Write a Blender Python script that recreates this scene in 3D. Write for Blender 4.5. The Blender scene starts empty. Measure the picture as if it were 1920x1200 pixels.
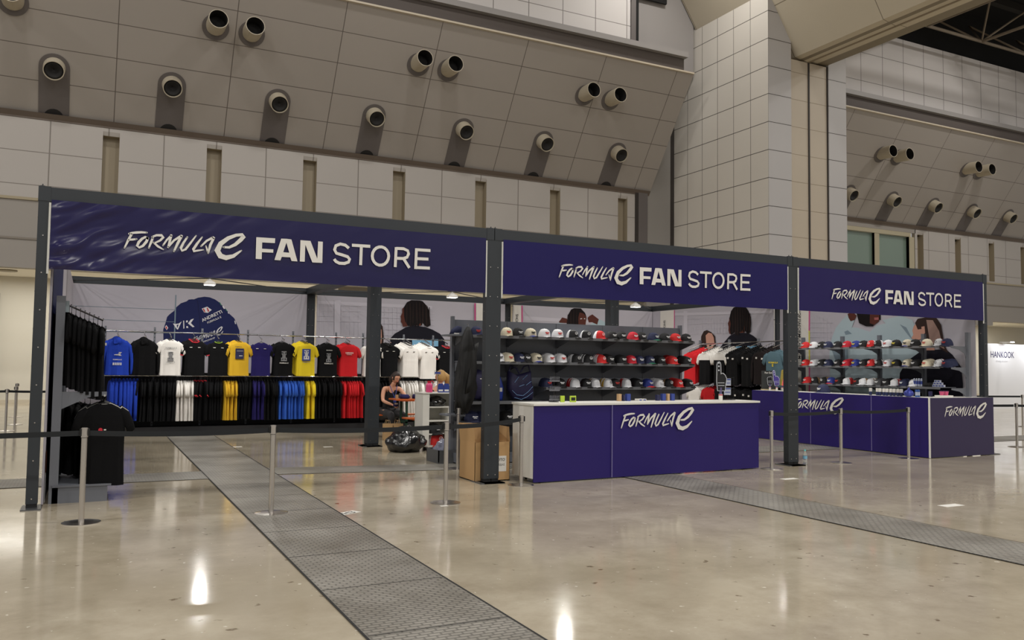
import bpy, bmesh, math, random
from mathutils import Vector, Matrix, noise
random.seed(7)
SC = bpy.context.scene
COL = SC.collection
PI = math.pi
LOGO=[[[0.039,0.163,0.01],[0.066,0.173,0.011],[0.108,0.181,0.013],[0.157,0.188,0.012],[0.21,0.189,0.009]],[[0.066,0.167,0.012],[0.034,0.095,0.012],[0.0,0.008,0.008]],[[0.034,0.098,0.009],[0.072,0.103,0.011],[0.112,0.112,0.009]],[[0.217,0.131,0.013],[0.198,0.14,0.012],[0.166,0.119,0.013],[0.136,0.081,0.014],[0.121,0.04,0.013],[0.141,0.023,0.012],[0.176,0.042,0.013],[0.21,0.092,0.014],[0.221,0.127,0.013]],[[0.272,0.137,0.011],[0.256,0.089,0.012],[0.235,0.025,0.008]],[[0.265,0.148,0.009],[0.307,0.168,0.012],[0.357,0.171,0.014],[0.374,0.152,0.014],[0.345,0.115,0.011],[0.285,0.079,0.008]],[[0.281,0.087,0.009],[0.325,0.049,0.012],[0.377,0.02,0.007]],[[0.374,0.063,0.008],[0.409,0.124,0.01],[0.455,0.179,0.01]],[[0.451,0.177,0.013],[0.438,0.103,0.012],[0.426,0.047,0.01]],[[0.426,0.049,0.01],[0.482,0.126,0.011],[0.552,0.182,0.012]],[[0.557,0.18,0.014],[0.519,0.094,0.014],[0.486,0.008,0.009]],[[0.615,0.171,0.01],[0.578,0.106,0.012],[0.554,0.049,0.014],[0.566,0.02,0.012],[0.602,0.038,0.012],[0.651,0.112,0.011],[0.705,0.196,0.007]],[[0.768,0.185,0.007],[0.718,0.109,0.013],[0.68,0.042,0.014],[0.685,0.023,0.011],[0.728,0.034,0.01],[0.784,0.046,0.007]],[[0.76,0.084,0.009],[0.815,0.148,0.011],[0.881,0.19,0.013]],[[0.889,0.186,0.013],[0.855,0.103,0.014],[0.835,0.012,0.008]],[[0.81,0.09,0.007],[0.83,0.029,0.01]],[[0.995,0.091,0.011],[1.053,0.093,0.014],[1.117,0.129,0.018],[1.174,0.186,0.022],[1.206,0.228,0.023],[1.192,0.247,0.017],[1.126,0.236,0.017],[1.042,0.196,0.021],[0.963,0.128,0.026],[0.93,0.049,0.031],[0.964,-0.009,0.031],[1.025,-0.025,0.027],[1.102,0.0,0.02],[1.185,0.067,0.008]]]
FAN=[[[1.344,0.232],[1.553,0.235],[1.551,0.18],[1.41,0.177],[1.41,0.106],[1.536,0.107],[1.535,0.069],[1.41,0.066],[1.41,-0.014],[1.344,-0.014]],[[1.62,0.237],[1.679,0.24],[1.68,0.196],[1.647,0.083],[1.715,0.082],[1.68,0.196],[1.679,0.24],[1.736,0.237],[1.811,-0.012],[1.743,-0.012],[1.728,0.029],[1.632,0.028],[1.618,-0.013],[1.551,-0.013]],[[1.839,0.237],[1.955,0.237],[2.039,0.035],[2.044,0.239],[2.099,0.239],[2.099,-0.01],[1.982,-0.012],[1.896,0.189],[1.894,-0.01],[1.838,-0.01]]]
STORE=[[[2.411,0.186],[2.368,0.219],[2.308,0.229],[2.254,0.204],[2.24,0.156],[2.262,0.116],[2.335,0.1],[2.398,0.084],[2.423,0.056],[2.411,0.021],[2.361,0.001],[2.301,0.0],[2.259,0.018],[2.238,0.045]],[[2.447,0.225],[2.672,0.228]],[[2.562,0.222],[2.558,-0.005]],[[2.905,0.128],[2.899,0.089],[2.882,0.054],[2.855,0.027],[2.822,0.012],[2.786,0.009],[2.752,0.02],[2.725,0.043],[2.706,0.076],[2.699,0.113],[2.704,0.152],[2.721,0.187],[2.748,0.214],[2.781,0.229],[2.817,0.232],[2.851,0.221],[2.879,0.198],[2.898,0.166],[2.905,0.128]],[[2.997,0.242],[2.99,-0.001]],[[2.997,0.228],[3.092,0.231],[3.147,0.21],[3.158,0.174],[3.139,0.129],[3.088,0.11],[2.992,0.107]],[[3.094,0.11],[3.172,0.0]],[[3.258,0.247],[3.252,-0.009]],[[3.248,0.231],[3.443,0.234]],[[3.256,0.121],[3.418,0.125]],[[3.246,0.01],[3.439,0.014]]]
ART={"cap":[["navy",[[1.94,1.81],[1.92,2.18],[1.96,2.32],[1.99,2.46],[2.04,2.52],[2.13,2.6],[2.17,2.68],[2.26,2.77],[2.38,2.82],[2.42,2.86],[2.49,2.87],[2.53,2.87],[2.61,2.91],[2.75,2.94],[2.86,2.93],[2.97,2.89],[3.06,2.83],[3.12,2.77],[3.22,2.67],[3.3,2.57],[3.4,2.48],[3.46,2.35],[3.52,2.2],[3.53,2.04],[3.54,1.84]]],["seam",[[2.58,2.88],[2.61,2.84],[2.67,2.42],[2.71,1.82],[2.7,1.82],[2.66,2.42],[2.6,2.83]]],["white",[[2.7,2.67],[2.81,2.72],[2.91,2.65],[2.83,2.58],[2.75,2.59]]],["redp",[[2.72,2.66],[2.74,2.68],[2.78,2.6],[2.75,2.6]]],["redp",[[2.8,2.69],[2.82,2.7],[2.86,2.62],[2.83,2.6]]],["white",[[2.11,2.32],[2.16,2.31],[2.23,2.32],[2.29,2.37],[2.22,2.19],[2.2,2.19]]],["navy",[[2.19,2.29],[2.23,2.3],[2.21,2.23],[2.2,2.23]]],["white",[[2.32,2.39],[2.34,2.39],[2.35,2.22],[2.33,2.21]]],["white",[[2.38,2.39],[2.41,2.4],[2.42,2.36],[2.38,2.35]]],["white",[[2.39,2.27],[2.42,2.27],[2.43,2.23],[2.39,2.23]]],["white",[[2.42,2.33],[2.48,2.42],[2.54,2.44],[2.48,2.34],[2.56,2.26],[2.52,2.25]]],["white",[[1.95,2.23],[1.98,2.28],[2.02,2.22],[1.99,2.17]]],["redp",[[1.96,2.23],[1.98,2.26],[2.0,2.22],[1.99,2.18]]],["greenp",[[3.06,2.83],[3.08,2.83],[3.12,2.76],[3.1,2.76]]],["white",[[3.13,2.74],[3.16,2.75],[3.19,2.69],[3.17,2.68]]],["greenp",[[3.2,2.68],[3.22,2.68],[3.24,2.63],[3.22,2.64]]],["white",[[3.25,2.62],[3.27,2.61],[3.28,2.57],[3.26,2.59]]],["white",[[3.4,2.43],[3.42,2.42],[3.44,2.35],[3.42,2.35]]]],"mural2":[["pale",[[5.19,2.97],[8.18,2.97],[8.18,2.89],[5.2,2.89]]],["pale",[[5.24,2.88],[5.25,2.88],[5.27,2.08],[5.26,2.07]]],["pale",[[5.34,2.88],[5.35,2.88],[5.37,2.08],[5.36,2.08]]],["pale",[[5.44,2.89],[5.45,2.89],[5.47,2.08],[5.46,2.08]]],["pale",[[5.54,2.89],[5.55,2.89],[5.57,2.08],[5.57,2.08]]],["pale",[[5.65,2.9],[5.65,2.9],[5.67,2.08],[5.67,2.08]]],["pale",[[5.75,2.9],[5.76,2.9],[5.78,2.09],[5.77,2.09]]],["pale",[[5.85,2.91],[5.86,2.91],[5.88,2.09],[5.87,2.09]]],["pale",[[5.96,2.91],[5.96,2.91],[5.98,2.09],[5.98,2.09]]],["pale",[[6.06,2.92],[6.07,2.92],[6.09,2.1],[6.08,2.1]]],["pale",[[6.17,2.92],[6.17,2.92],[6.19,2.1],[6.18,2.1]]],["pale",[[6.27,2.92],[6.28,2.92],[6.3,2.1],[6.29,2.1]]],["pale",[[5.2,2.85],[6.34,2.89],[6.34,2.88],[5.2,2.85]]],["pale",[[5.2,2.73],[6.34,2.76],[6.35,2.75],[5.2,2.73]]],["pale",[[5.2,2.61],[6.35,2.63],[6.35,2.63],[5.2,2.6]]],["pale",[[5.21,2.49],[6.35,2.51],[6.35,2.5],[5.21,2.48]]],["pale",[[5.21,2.36],[6.35,2.38],[6.35,2.38],[5.21,2.36]]],["pale",[[5.68,2.99],[5.83,3.0],[5.83,2.09],[5.7,2.09]]],["pale",[[6.71,2.86],[6.72,2.86],[6.74,2.11],[6.73,2.11]]],["pale",[[6.82,2.87],[6.83,2.87],[6.84,2.12],[6.83,2.12]]],["pale",[[6.93,2.87],[6.94,2.87],[6.95,2.12],[6.94,2.12]]],["pale",[[7.04,2.88],[7.05,2.88],[7.06,2.12],[7.05,2.12]]],["pale",[[7.14,2.88],[7.16,2.88],[7.17,2.12],[7.16,2.12]]],["pale",[[7.25,2.89],[7.26,2.89],[7.28,2.13],[7.27,2.13]]],["pale",[[7.37,2.89],[7.38,2.89],[7.39,2.13],[7.38,2.13]]],["pale",[[7.48,2.9],[7.49,2.9],[7.5,2.13],[7.49,2.13]]],["pale",[[7.59,2.9],[7.6,2.9],[7.61,2.13],[7.6,2.13]]],["pale",[[7.7,2.9],[7.71,2.91],[7.73,2.14],[7.72,2.14]]],["pale",[[7.81,2.91],[7.82,2.91],[7.84,2.14],[7.83,2.14]]],["pale",[[7.93,2.92],[7.94,2.92],[7.95,2.14],[7.94,2.14]]],["pale",[[8.04,2.92],[8.05,2.92],[8.06,2.15],[8.05,2.15]]],["pale",[[8.15,2.92],[8.16,2.92],[8.18,2.15],[8.17,2.15]]],["pale",[[6.65,2.78],[8.23,2.79],[8.23,2.78],[6.65,2.77]]],["pale",[[6.66,2.64],[8.24,2.64],[8.24,2.63],[6.66,2.63]]],["pale",[[6.66,2.49],[8.24,2.5],[8.24,2.49],[6.66,2.48]]],["pale",[[6.66,2.35],[8.24,2.35],[8.24,2.34],[6.66,2.34]]],["pale",[[6.67,2.21],[8.24,2.2],[8.24,2.19],[6.67,2.2]]],["hair2",[[6.58,1.99],[6.59,2.32],[6.63,2.5],[6.73,2.55],[6.82,2.51],[6.89,2.4],[6.92,2.16],[6.91,1.89],[6.58,1.88]]],["skin3",[[6.65,2.41],[6.73,2.48],[6.79,2.43],[6.86,2.32],[6.87,2.16],[6.86,2.0],[6.8,1.93],[6.67,1.93]]],["hair",[[6.68,2.21],[6.72,2.22],[6.73,2.19],[6.69,2.18]]],["hair",[[6.81,2.25],[6.84,2.25],[6.85,2.23],[6.81,2.21]]],["shirt",[[7.07,1.12],[7.09,2.12],[7.2,2.24],[7.34,2.32],[7.49,2.41],[7.68,2.46],[7.99,2.43],[8.19,2.37],[8.4,2.27],[8.52,2.13],[8.56,1.92],[8.57,1.13]]],["skin",[[7.75,2.66],[7.91,2.67],[7.9,2.5],[7.88,2.46],[7.78,2.46]]],["skin2",[[7.42,2.9],[7.38,2.86],[7.38,2.76],[7.34,2.67],[7.36,2.61],[7.35,2.55],[7.39,2.48],[7.41,2.42],[7.51,2.43],[7.63,2.56],[7.58,2.89]]],["hair",[[7.42,2.9],[7.5,3.03],[7.62,3.09],[7.77,3.11],[7.92,3.07],[8.03,2.96],[8.09,2.84],[8.12,2.67],[8.14,2.48],[8.05,2.43],[7.96,2.49],[7.91,2.63],[7.88,2.57],[7.83,2.48],[7.71,2.46],[7.54,2.44],[7.46,2.55],[7.43,2.69]]],["strand",[[7.49,2.96],[7.51,2.96],[7.52,2.73],[7.51,2.52],[7.5,2.5],[7.48,2.52],[7.48,2.73]]],["hair",[[7.53,2.99],[7.55,2.99],[7.56,2.74],[7.55,2.52],[7.54,2.5],[7.52,2.53],[7.52,2.74]]],["strand",[[7.57,3.0],[7.59,3.01],[7.62,2.71],[7.63,2.43],[7.61,2.41],[7.59,2.44],[7.58,2.71]]],["hair",[[7.62,3.02],[7.63,3.02],[7.64,2.73],[7.64,2.47],[7.62,2.44],[7.61,2.47],[7.61,2.73]]],["strand",[[7.66,3.03],[7.67,3.03],[7.68,2.77],[7.68,2.52],[7.66,2.5],[7.65,2.53],[7.65,2.77]]],["hair",[[7.7,3.04],[7.72,3.04],[7.74,2.73],[7.76,2.43],[7.74,2.41],[7.72,2.44],[7.7,2.72]]],["strand",[[7.74,3.04],[7.76,3.04],[7.78,2.77],[7.79,2.52],[7.77,2.49],[7.76,2.52],[7.74,2.77]]],["hair",[[7.78,3.04],[7.8,3.04],[7.82,2.73],[7.83,2.45],[7.81,2.42],[7.79,2.45],[7.78,2.73]]],["strand",[[7.82,3.04],[7.84,3.04],[7.86,2.77],[7.88,2.53],[7.86,2.51],[7.84,2.54],[7.83,2.77]]],["hair",[[7.87,3.03],[7.88,3.03],[7.9,2.74],[7.91,2.48],[7.89,2.46],[7.88,2.48],[7.87,2.74]]],["strand",[[7.91,3.02],[7.93,3.02],[7.95,2.77],[7.95,2.54],[7.93,2.51],[7.91,2.54],[7.9,2.76]]],["hair",[[7.95,3.0],[7.97,3.0],[7.99,2.73],[8.0,2.48],[7.99,2.45],[7.97,2.48],[7.96,2.73]]],["strand",[[7.99,2.98],[8.02,2.98],[8.04,2.72],[8.05,2.48],[8.03,2.45],[8.01,2.48],[7.99,2.72]]],["hair",[[8.04,2.96],[8.05,2.96],[8.07,2.71],[8.09,2.49],[8.07,2.46],[8.05,2.49],[8.04,2.71]]],["strand",[[8.08,2.93],[8.1,2.93],[8.11,2.7],[8.12,2.5],[8.1,2.47],[8.09,2.5],[8.08,2.7]]],["tag",[[7.65,2.11],[8.35,2.13],[8.35,1.95],[7.66,1.94]]],["magenta",[[9.33,3.13],[9.37,3.14],[9.4,1.74],[9.36,1.74]]],["cream",[[9.38,3.14],[9.6,3.15],[9.62,1.75],[9.4,1.74]]]],"mural3":[["cream",[[10.21,3.16],[10.71,3.18],[10.73,2.34],[10.22,2.33]]],["magenta",[[10.72,3.19],[10.76,3.19],[10.77,2.34],[10.73,2.34]]],["pale",[[10.79,2.81],[13.26,2.76],[13.26,2.69],[10.8,2.7]]],["sleeve",[[11.82,2.64],[11.91,2.69],[12.14,2.59],[12.46,2.6],[12.83,2.63],[13.16,2.82],[13.38,2.74],[13.44,2.42],[11.74,2.37]]],["skin2",[[11.87,2.69],[11.98,2.82],[12.13,2.79],[12.16,2.67],[11.9,2.67]]],["skin2",[[12.79,2.84],[12.86,2.9],[12.95,2.94],[13.16,2.81],[13.11,2.66],[12.94,2.72],[12.83,2.71]]],["skin2",[[12.51,3.01],[12.67,3.0],[12.76,2.84],[12.72,2.6],[12.48,2.6],[12.47,2.85]]],["hair",[[12.11,2.58],[12.15,2.88],[12.26,3.05],[12.4,3.11],[12.56,3.1],[12.71,2.97],[12.76,2.85],[12.67,2.95],[12.53,2.98],[12.49,2.83],[12.5,2.6]]],["strand",[[12.15,2.9],[12.17,2.9],[12.17,2.73],[12.17,2.59],[12.15,2.56],[12.14,2.59],[12.14,2.73]]],["hair",[[12.2,2.96],[12.21,2.96],[12.21,2.77],[12.21,2.61],[12.19,2.59],[12.17,2.62],[12.18,2.77]]],["strand",[[12.24,3.0],[12.26,3.0],[12.27,2.81],[12.27,2.63],[12.26,2.61],[12.24,2.64],[12.23,2.81]]],["hair",[[12.29,3.03],[12.3,3.04],[12.32,2.84],[12.34,2.67],[12.32,2.65],[12.3,2.67],[12.29,2.84]]],["strand",[[12.33,3.06],[12.35,3.06],[12.35,2.83],[12.35,2.62],[12.33,2.59],[12.32,2.62],[12.32,2.83]]],["hair",[[12.38,3.07],[12.39,3.07],[12.4,2.83],[12.4,2.6],[12.38,2.58],[12.37,2.61],[12.37,2.83]]],["strand",[[12.43,3.07],[12.44,3.07],[12.45,2.82],[12.45,2.58],[12.44,2.56],[12.43,2.59],[12.42,2.82]]],["hair",[[12.47,3.06],[12.49,3.06],[12.49,2.86],[12.48,2.67],[12.46,2.65],[12.44,2.67],[12.45,2.86]]],["white",[[12.55,2.81],[12.61,2.82],[12.61,2.8],[12.55,2.79]]],["white",[[12.67,2.82],[12.71,2.82],[12.71,2.8],[12.67,2.8]]]],"mural4":[["cream",[[9.6,3.19],[8.98,3.15],[8.98,1.78],[9.6,1.79]]],["magenta",[[8.98,3.15],[8.94,3.15],[8.94,1.78],[8.98,1.78]]],["pale",[[8.94,3.01],[5.03,2.88],[5.03,2.81],[8.94,2.93]]],["pale",[[8.55,3.04],[8.39,3.03],[8.39,2.42],[8.55,2.42]]],["pale",[[8.29,2.84],[8.28,2.84],[8.27,2.41],[8.28,2.41]]],["pale",[[8.16,2.84],[8.15,2.84],[8.15,2.41],[8.16,2.41]]],["pale",[[8.03,2.83],[8.02,2.83],[8.02,2.41],[8.03,2.41]]],["pale",[[7.91,2.83],[7.9,2.83],[7.9,2.4],[7.91,2.4]]],["pale",[[7.79,2.82],[7.78,2.82],[7.78,2.4],[7.79,2.4]]],["pale",[[7.67,2.82],[7.66,2.82],[7.66,2.4],[7.67,2.4]]],["pale",[[7.55,2.81],[7.54,2.81],[7.54,2.39],[7.55,2.39]]],["pale",[[7.43,2.81],[7.42,2.81],[7.42,2.39],[7.43,2.39]]],["pale",[[7.31,2.8],[7.3,2.8],[7.3,2.39],[7.31,2.39]]],["pale",[[7.19,2.79],[7.18,2.79],[7.18,2.38],[7.19,2.38]]],["pale",[[7.08,2.79],[7.07,2.79],[7.07,2.38],[7.08,2.38]]],["pale",[[6.96,2.79],[6.95,2.78],[6.95,2.38],[6.96,2.38]]],["pale",[[6.85,2.78],[6.84,2.78],[6.84,2.37],[6.85,2.37]]],["pale",[[8.39,2.83],[6.76,2.79],[6.76,2.79],[8.39,2.82]]],["pale",[[8.39,2.69],[6.76,2.67],[6.76,2.66],[8.39,2.68]]],["pale",[[8.39,2.55],[6.76,2.54],[6.76,2.53],[8.39,2.55]]],["pale",[[8.39,2.42],[6.76,2.41],[6.76,2.4],[8.39,2.41]]],["hair2",[[7.85,1.78],[7.8,2.33],[7.7,2.46],[7.57,2.49],[7.4,2.43],[7.25,2.32],[7.22,2.08],[7.27,1.78]]],["skin3",[[7.62,2.35],[7.5,2.42],[7.37,2.39],[7.3,2.28],[7.27,2.13],[7.38,1.95],[7.53,1.96],[7.6,2.15]]],["hair",[[7.48,2.09],[7.39,2.1],[7.38,2.07],[7.47,2.05]]],["shirt",[[7.11,1.14],[7.05,2.02],[6.92,2.14],[6.7,2.31],[6.49,2.38],[6.04,2.37],[5.84,2.29],[5.64,2.16],[5.55,2.02],[5.53,1.17]]],["skin2",[[6.61,2.88],[6.71,2.77],[6.71,2.71],[6.76,2.63],[6.73,2.54],[6.74,2.46],[6.7,2.36],[6.58,2.39],[6.39,2.82]]],["skin",[[6.3,2.61],[6.14,2.6],[6.17,2.38],[6.32,2.38]]],["hair",[[6.7,2.77],[6.64,2.94],[6.54,3.03],[6.39,3.05],[6.24,3.04],[6.09,3.0],[6.01,2.91],[5.93,2.76],[5.92,2.62],[5.95,2.39],[6.05,2.34],[6.14,2.44],[6.17,2.58],[6.25,2.41],[6.49,2.41],[6.65,2.33],[6.68,2.48],[6.65,2.62]]],["tag",[[6.49,2.04],[5.7,2.05],[5.7,1.88],[6.49,1.88]]],["strand",[[6.58,2.96],[6.57,2.96],[6.55,2.68],[6.55,2.42],[6.57,2.4],[6.59,2.43],[6.59,2.68]]],["hair",[[6.54,2.98],[6.52,2.98],[6.52,2.68],[6.53,2.4],[6.55,2.38],[6.56,2.4],[6.55,2.68]]],["strand",[[6.5,2.99],[6.47,2.99],[6.45,2.66],[6.45,2.34],[6.48,2.32],[6.5,2.35],[6.51,2.66]]],["hair",[[6.45,3.0],[6.43,3.0],[6.42,2.66],[6.41,2.33],[6.43,2.31],[6.44,2.34],[6.45,2.66]]],["strand",[[6.41,3.01],[6.38,3.01],[6.37,2.66],[6.38,2.33],[6.41,2.31],[6.43,2.34],[6.42,2.66]]],["hair",[[6.36,3.01],[6.34,3.01],[6.33,2.66],[6.33,2.33],[6.35,2.31],[6.38,2.34],[6.37,2.67]]],["strand",[[6.31,3.01],[6.29,3.01],[6.28,2.7],[6.27,2.41],[6.29,2.39],[6.31,2.41],[6.32,2.7]]],["hair",[[6.27,3.01],[6.25,3.0],[6.24,2.7],[6.24,2.42],[6.26,2.4],[6.28,2.43],[6.28,2.71]]],["strand",[[6.22,3.0],[6.21,3.0],[6.19,2.69],[6.18,2.4],[6.19,2.38],[6.21,2.41],[6.22,2.69]]],["hair",[[6.18,2.98],[6.16,2.98],[6.15,2.69],[6.17,2.42],[6.19,2.4],[6.22,2.42],[6.2,2.69]]],["strand",[[6.13,2.96],[6.12,2.96],[6.11,2.67],[6.12,2.4],[6.13,2.38],[6.15,2.41],[6.14,2.67]]],["hair",[[6.09,2.94],[6.07,2.94],[6.05,2.65],[6.04,2.39],[6.06,2.37],[6.08,2.39],[6.09,2.65]]],["strand",[[6.04,2.91],[6.03,2.91],[6.03,2.66],[6.04,2.43],[6.06,2.41],[6.08,2.43],[6.06,2.66]]],["hair",[[6.0,2.88],[5.99,2.88],[5.98,2.64],[5.97,2.42],[5.99,2.4],[6.0,2.42],[6.01,2.64]]],["strand",[[5.96,2.85],[5.94,2.85],[5.92,2.61],[5.93,2.4],[5.95,2.38],[5.98,2.41],[5.98,2.62]]]],"mural5":[["cream",[[4.42,2.89],[4.09,2.86],[4.11,0.32],[4.44,0.3]]],["magenta",[[4.09,2.86],[4.05,2.86],[4.06,2.36],[4.1,2.37]]],["yellow",[[4.1,2.37],[4.06,2.36],[4.06,1.64],[4.1,1.64]]],["magenta",[[4.1,1.64],[4.06,1.64],[4.08,0.33],[4.11,0.32]]],["pale",[[4.01,2.67],[4.0,2.67],[4.0,2.0],[4.01,2.0]]],["pale",[[3.9,2.67],[3.89,2.67],[3.9,2.0],[3.9,2.0]]],["pale",[[3.79,2.67],[3.78,2.67],[3.79,2.0],[3.8,2.0]]],["pale",[[3.69,2.66],[3.68,2.66],[3.68,2.0],[3.69,2.0]]],["pale",[[3.58,2.65],[3.57,2.65],[3.58,2.0],[3.59,2.0]]],["pale",[[3.48,2.65],[3.47,2.65],[3.47,2.0],[3.48,2.0]]],["pale",[[4.05,2.56],[3.4,2.53],[3.4,2.52],[4.05,2.55]]],["pale",[[4.06,2.45],[3.4,2.42],[3.4,2.42],[4.06,2.44]]],["pale",[[4.06,2.34],[3.41,2.32],[3.41,2.31],[4.06,2.33]]],["pale",[[4.06,2.23],[3.41,2.21],[3.41,2.21],[4.06,2.22]]],["hoodie",[[3.48,0.36],[3.5,1.85],[3.44,2.16],[3.32,2.4],[3.14,2.57],[2.97,2.7],[2.81,2.57],[2.89,2.4],[2.72,2.38],[2.43,2.29],[2.25,2.42],[2.04,2.45],[2.12,2.52],[1.68,2.59],[1.42,2.49],[1.3,2.19],[1.24,1.86],[1.18,0.52]]],["hfold",[[3.44,1.94],[3.01,1.99],[2.98,1.53],[3.08,1.45],[3.27,1.53]]],["hfold",[[3.09,2.31],[3.0,2.34],[2.89,2.26],[3.06,2.24]]],["hfold",[[1.71,2.42],[1.56,2.35],[1.4,2.07],[1.49,2.16]]],["skin2",[[3.0,2.69],[2.86,2.73],[2.76,2.64],[2.82,2.55],[2.92,2.53],[2.97,2.6]]],["hair",[[2.77,2.72],[2.16,2.69],[2.16,2.52],[2.24,2.55],[2.35,2.4],[2.53,2.41],[2.7,2.48]]],["skin2",[[2.42,2.7],[2.19,2.69],[2.2,2.5],[2.32,2.43],[2.43,2.47]]],["lip",[[2.32,2.58],[2.21,2.58],[2.21,2.53],[2.31,2.53]]],["shirt",[[1.79,0.48],[1.72,1.44],[1.57,1.67],[1.2,1.9],[0.96,1.9],[0.71,1.91],[0.57,1.8],[0.4,1.57],[0.37,1.26],[0.39,0.57]]],["skin3",[[1.2,2.07],[0.96,2.06],[0.94,1.89],[1.2,1.89]]],["skin3",[[1.3,2.44],[1.39,2.37],[1.42,2.28],[1.4,2.2],[1.45,2.13],[1.33,2.09],[1.23,2.11],[1.14,2.27],[1.09,2.42]]],["hair2",[[1.36,2.43],[1.3,2.51],[1.14,2.53],[0.89,2.51],[0.8,2.38],[0.76,2.16],[0.74,2.01],[0.65,1.83],[0.81,1.91],[0.92,1.98],[1.12,1.98],[1.16,2.17],[1.17,2.31],[1.3,2.3]]],["hair3",[[1.11,2.48],[0.97,2.47],[0.84,2.26],[0.78,2.01],[0.73,1.91],[1.04,2.06]]],["skin3",[[1.22,2.35],[1.15,2.36],[1.14,2.23],[1.2,2.17]]]]}

# ---------------------------------------------------------------- camera, world, light, exposure
cam_d = bpy.data.cameras.new('camera'); cam = bpy.data.objects.new('camera', cam_d); COL.objects.link(cam)
cam_d.sensor_fit = 'HORIZONTAL'; cam_d.sensor_width = 36.0; cam_d.lens = 1561.35 / 1920 * 36
cam_d.clip_start = 0.05; cam_d.clip_end = 300
YAW, PITCH, ROLL = 0.4671, 0.0542, 0.0128
fw = Vector((math.sin(YAW) * math.cos(PITCH), math.cos(YAW) * math.cos(PITCH), math.sin(PITCH)))
rt = Vector((math.cos(YAW), -math.sin(YAW), 0)); up = rt.cross(fw)
rt2 = rt * math.cos(ROLL) + up * math.sin(ROLL); up2 = -rt * math.sin(ROLL) + up * math.cos(ROLL)
cam.matrix_world = Matrix(((rt2.x, up2.x, -fw.x, 0.5339), (rt2.y, up2.y, -fw.y, -9.6771), (rt2.z, up2.z, -fw.z, 1.5), (0, 0, 0, 1)))
SC.camera = cam
SC.view_settings.view_transform = 'Standard'; SC.view_settings.look = 'None'
SC.view_settings.exposure = 0.0; SC.view_settings.gamma = 1.0; SC.view_settings.use_curve_mapping = False
W = bpy.data.worlds.new('hall_air'); SC.world = W; W.use_nodes = True
W.node_tree.nodes['Background'].inputs[0].default_value = (1.0, 0.97, 0.94, 1)
W.node_tree.nodes['Background'].inputs[1].default_value = 0.40

def area(name, loc, size, power, color=(1, 0.95, 0.88), rot=(0, 0, 0), shape='DISK', sy=None, parent=None, spread=None):
    l = bpy.data.lights.new(name, 'AREA'); l.shape = shape; l.size = size; l.energy = power; l.color = color
    if sy: l.size_y = sy
    if spread: l.spread = spread
    o = bpy.data.objects.new(name, l); COL.objects.link(o); o.location = loc; o.rotation_euler = rot
    if parent: o.parent = parent
    return o
# high-bay lamps under the hall roof, in rows over the floor
for (lx, ly, pw) in [(-12, -14, 900), (0, -14, 900), (12, -14, 900), (24, -14, 700), (36, -12, 900), (-6, -3, 1150), (8, -4, 1150), (20, -3, 700), (33, -2, 900), (46, 0, 900), (-14, 8, 1100), (-2, 9, 430), (9, 9, 430), (19.3, 13.0, 320), (36, 8, 900),
                     (-10, -33, 2000), (4, -33, 2000), (18, -33, 2000), (32, -33, 2000)]:
    area('high_bay_light', (lx, ly, 18.0), 1.0, pw * 0.88, (1, 0.965, 0.92))

# ---------------------------------------------------------------- materials
MATS = {}
def nt(m):
    m.use_nodes = True; t = m.node_tree; return t, t.nodes, t.links
def mat(name, col, rough=0.6, metal=0.0, emit=0.0, spec=0.5, noise_amt=0.0, noise_scale=8.0, bump=0.0, bump_scale=60.0, coat=0.0, trans=0.0):
    if name in MATS: return MATS[name]
    m = bpy.data.materials.new(name); t, n, l = nt(m); b = n['Principled BSDF']
    c = (*col, 1) if len(col) == 3 else col
    b.inputs['Base Color'].default_value = c; b.inputs['Roughness'].default_value = rough; b.inputs['Metallic'].default_value = metal
    b.inputs['Specular IOR Level'].default_value = spec
    b.inputs['Coat Weight'].default_value = coat; b.inputs['Transmission Weight'].default_value = trans
    if emit: b.inputs['Emission Color'].default_value = c; b.inputs['Emission Strength'].default_value = emit
    tc = n.new('ShaderNodeTexCoord')
    if noise_amt:
        nz = n.new('ShaderNodeTexNoise'); nz.inputs['Scale'].default_value = noise_scale; nz.inputs['Detail'].default_value = 4
        l.new(tc.outputs['Object'], nz.inputs['Vector'])
        mx = n.new('ShaderNodeMix'); mx.data_type = 'RGBA'
        mx.inputs[6].default_value = tuple(v * (1 - noise_amt) for v in c[:3]) + (1,)
        mx.inputs[7].default_value = tuple(min(1, v * (1 + noise_amt)) for v in c[:3]) + (1,)
        l.new(nz.outputs['Fac'], mx.inputs[0]); l.new(mx.outputs[2], b.inputs['Base Color'])
    if bump:
        nz2 = n.new('ShaderNodeTexNoise'); nz2.inputs['Scale'].default_value = bump_scale
        l.new(tc.outputs['Object'], nz2.inputs['Vector'])
        bp = n.new('ShaderNodeBump'); bp.inputs['Strength'].default_value = bump; bp.inputs['Distance'].default_value = 0.01
        l.new(nz2.outputs['Fac'], bp.inputs['Height']); l.new(bp.outputs['Normal'], b.inputs['Normal'])
    MATS[name] = m; return m
def S(r, g, b):   # sRGB 0-255 to linear
    f = lambda v: (v / 255 / 12.92) if v / 255 <= 0.04045 else ((v / 255 + 0.055) / 1.055) ** 2.4
    return (f(r), f(g), f(b))

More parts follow.
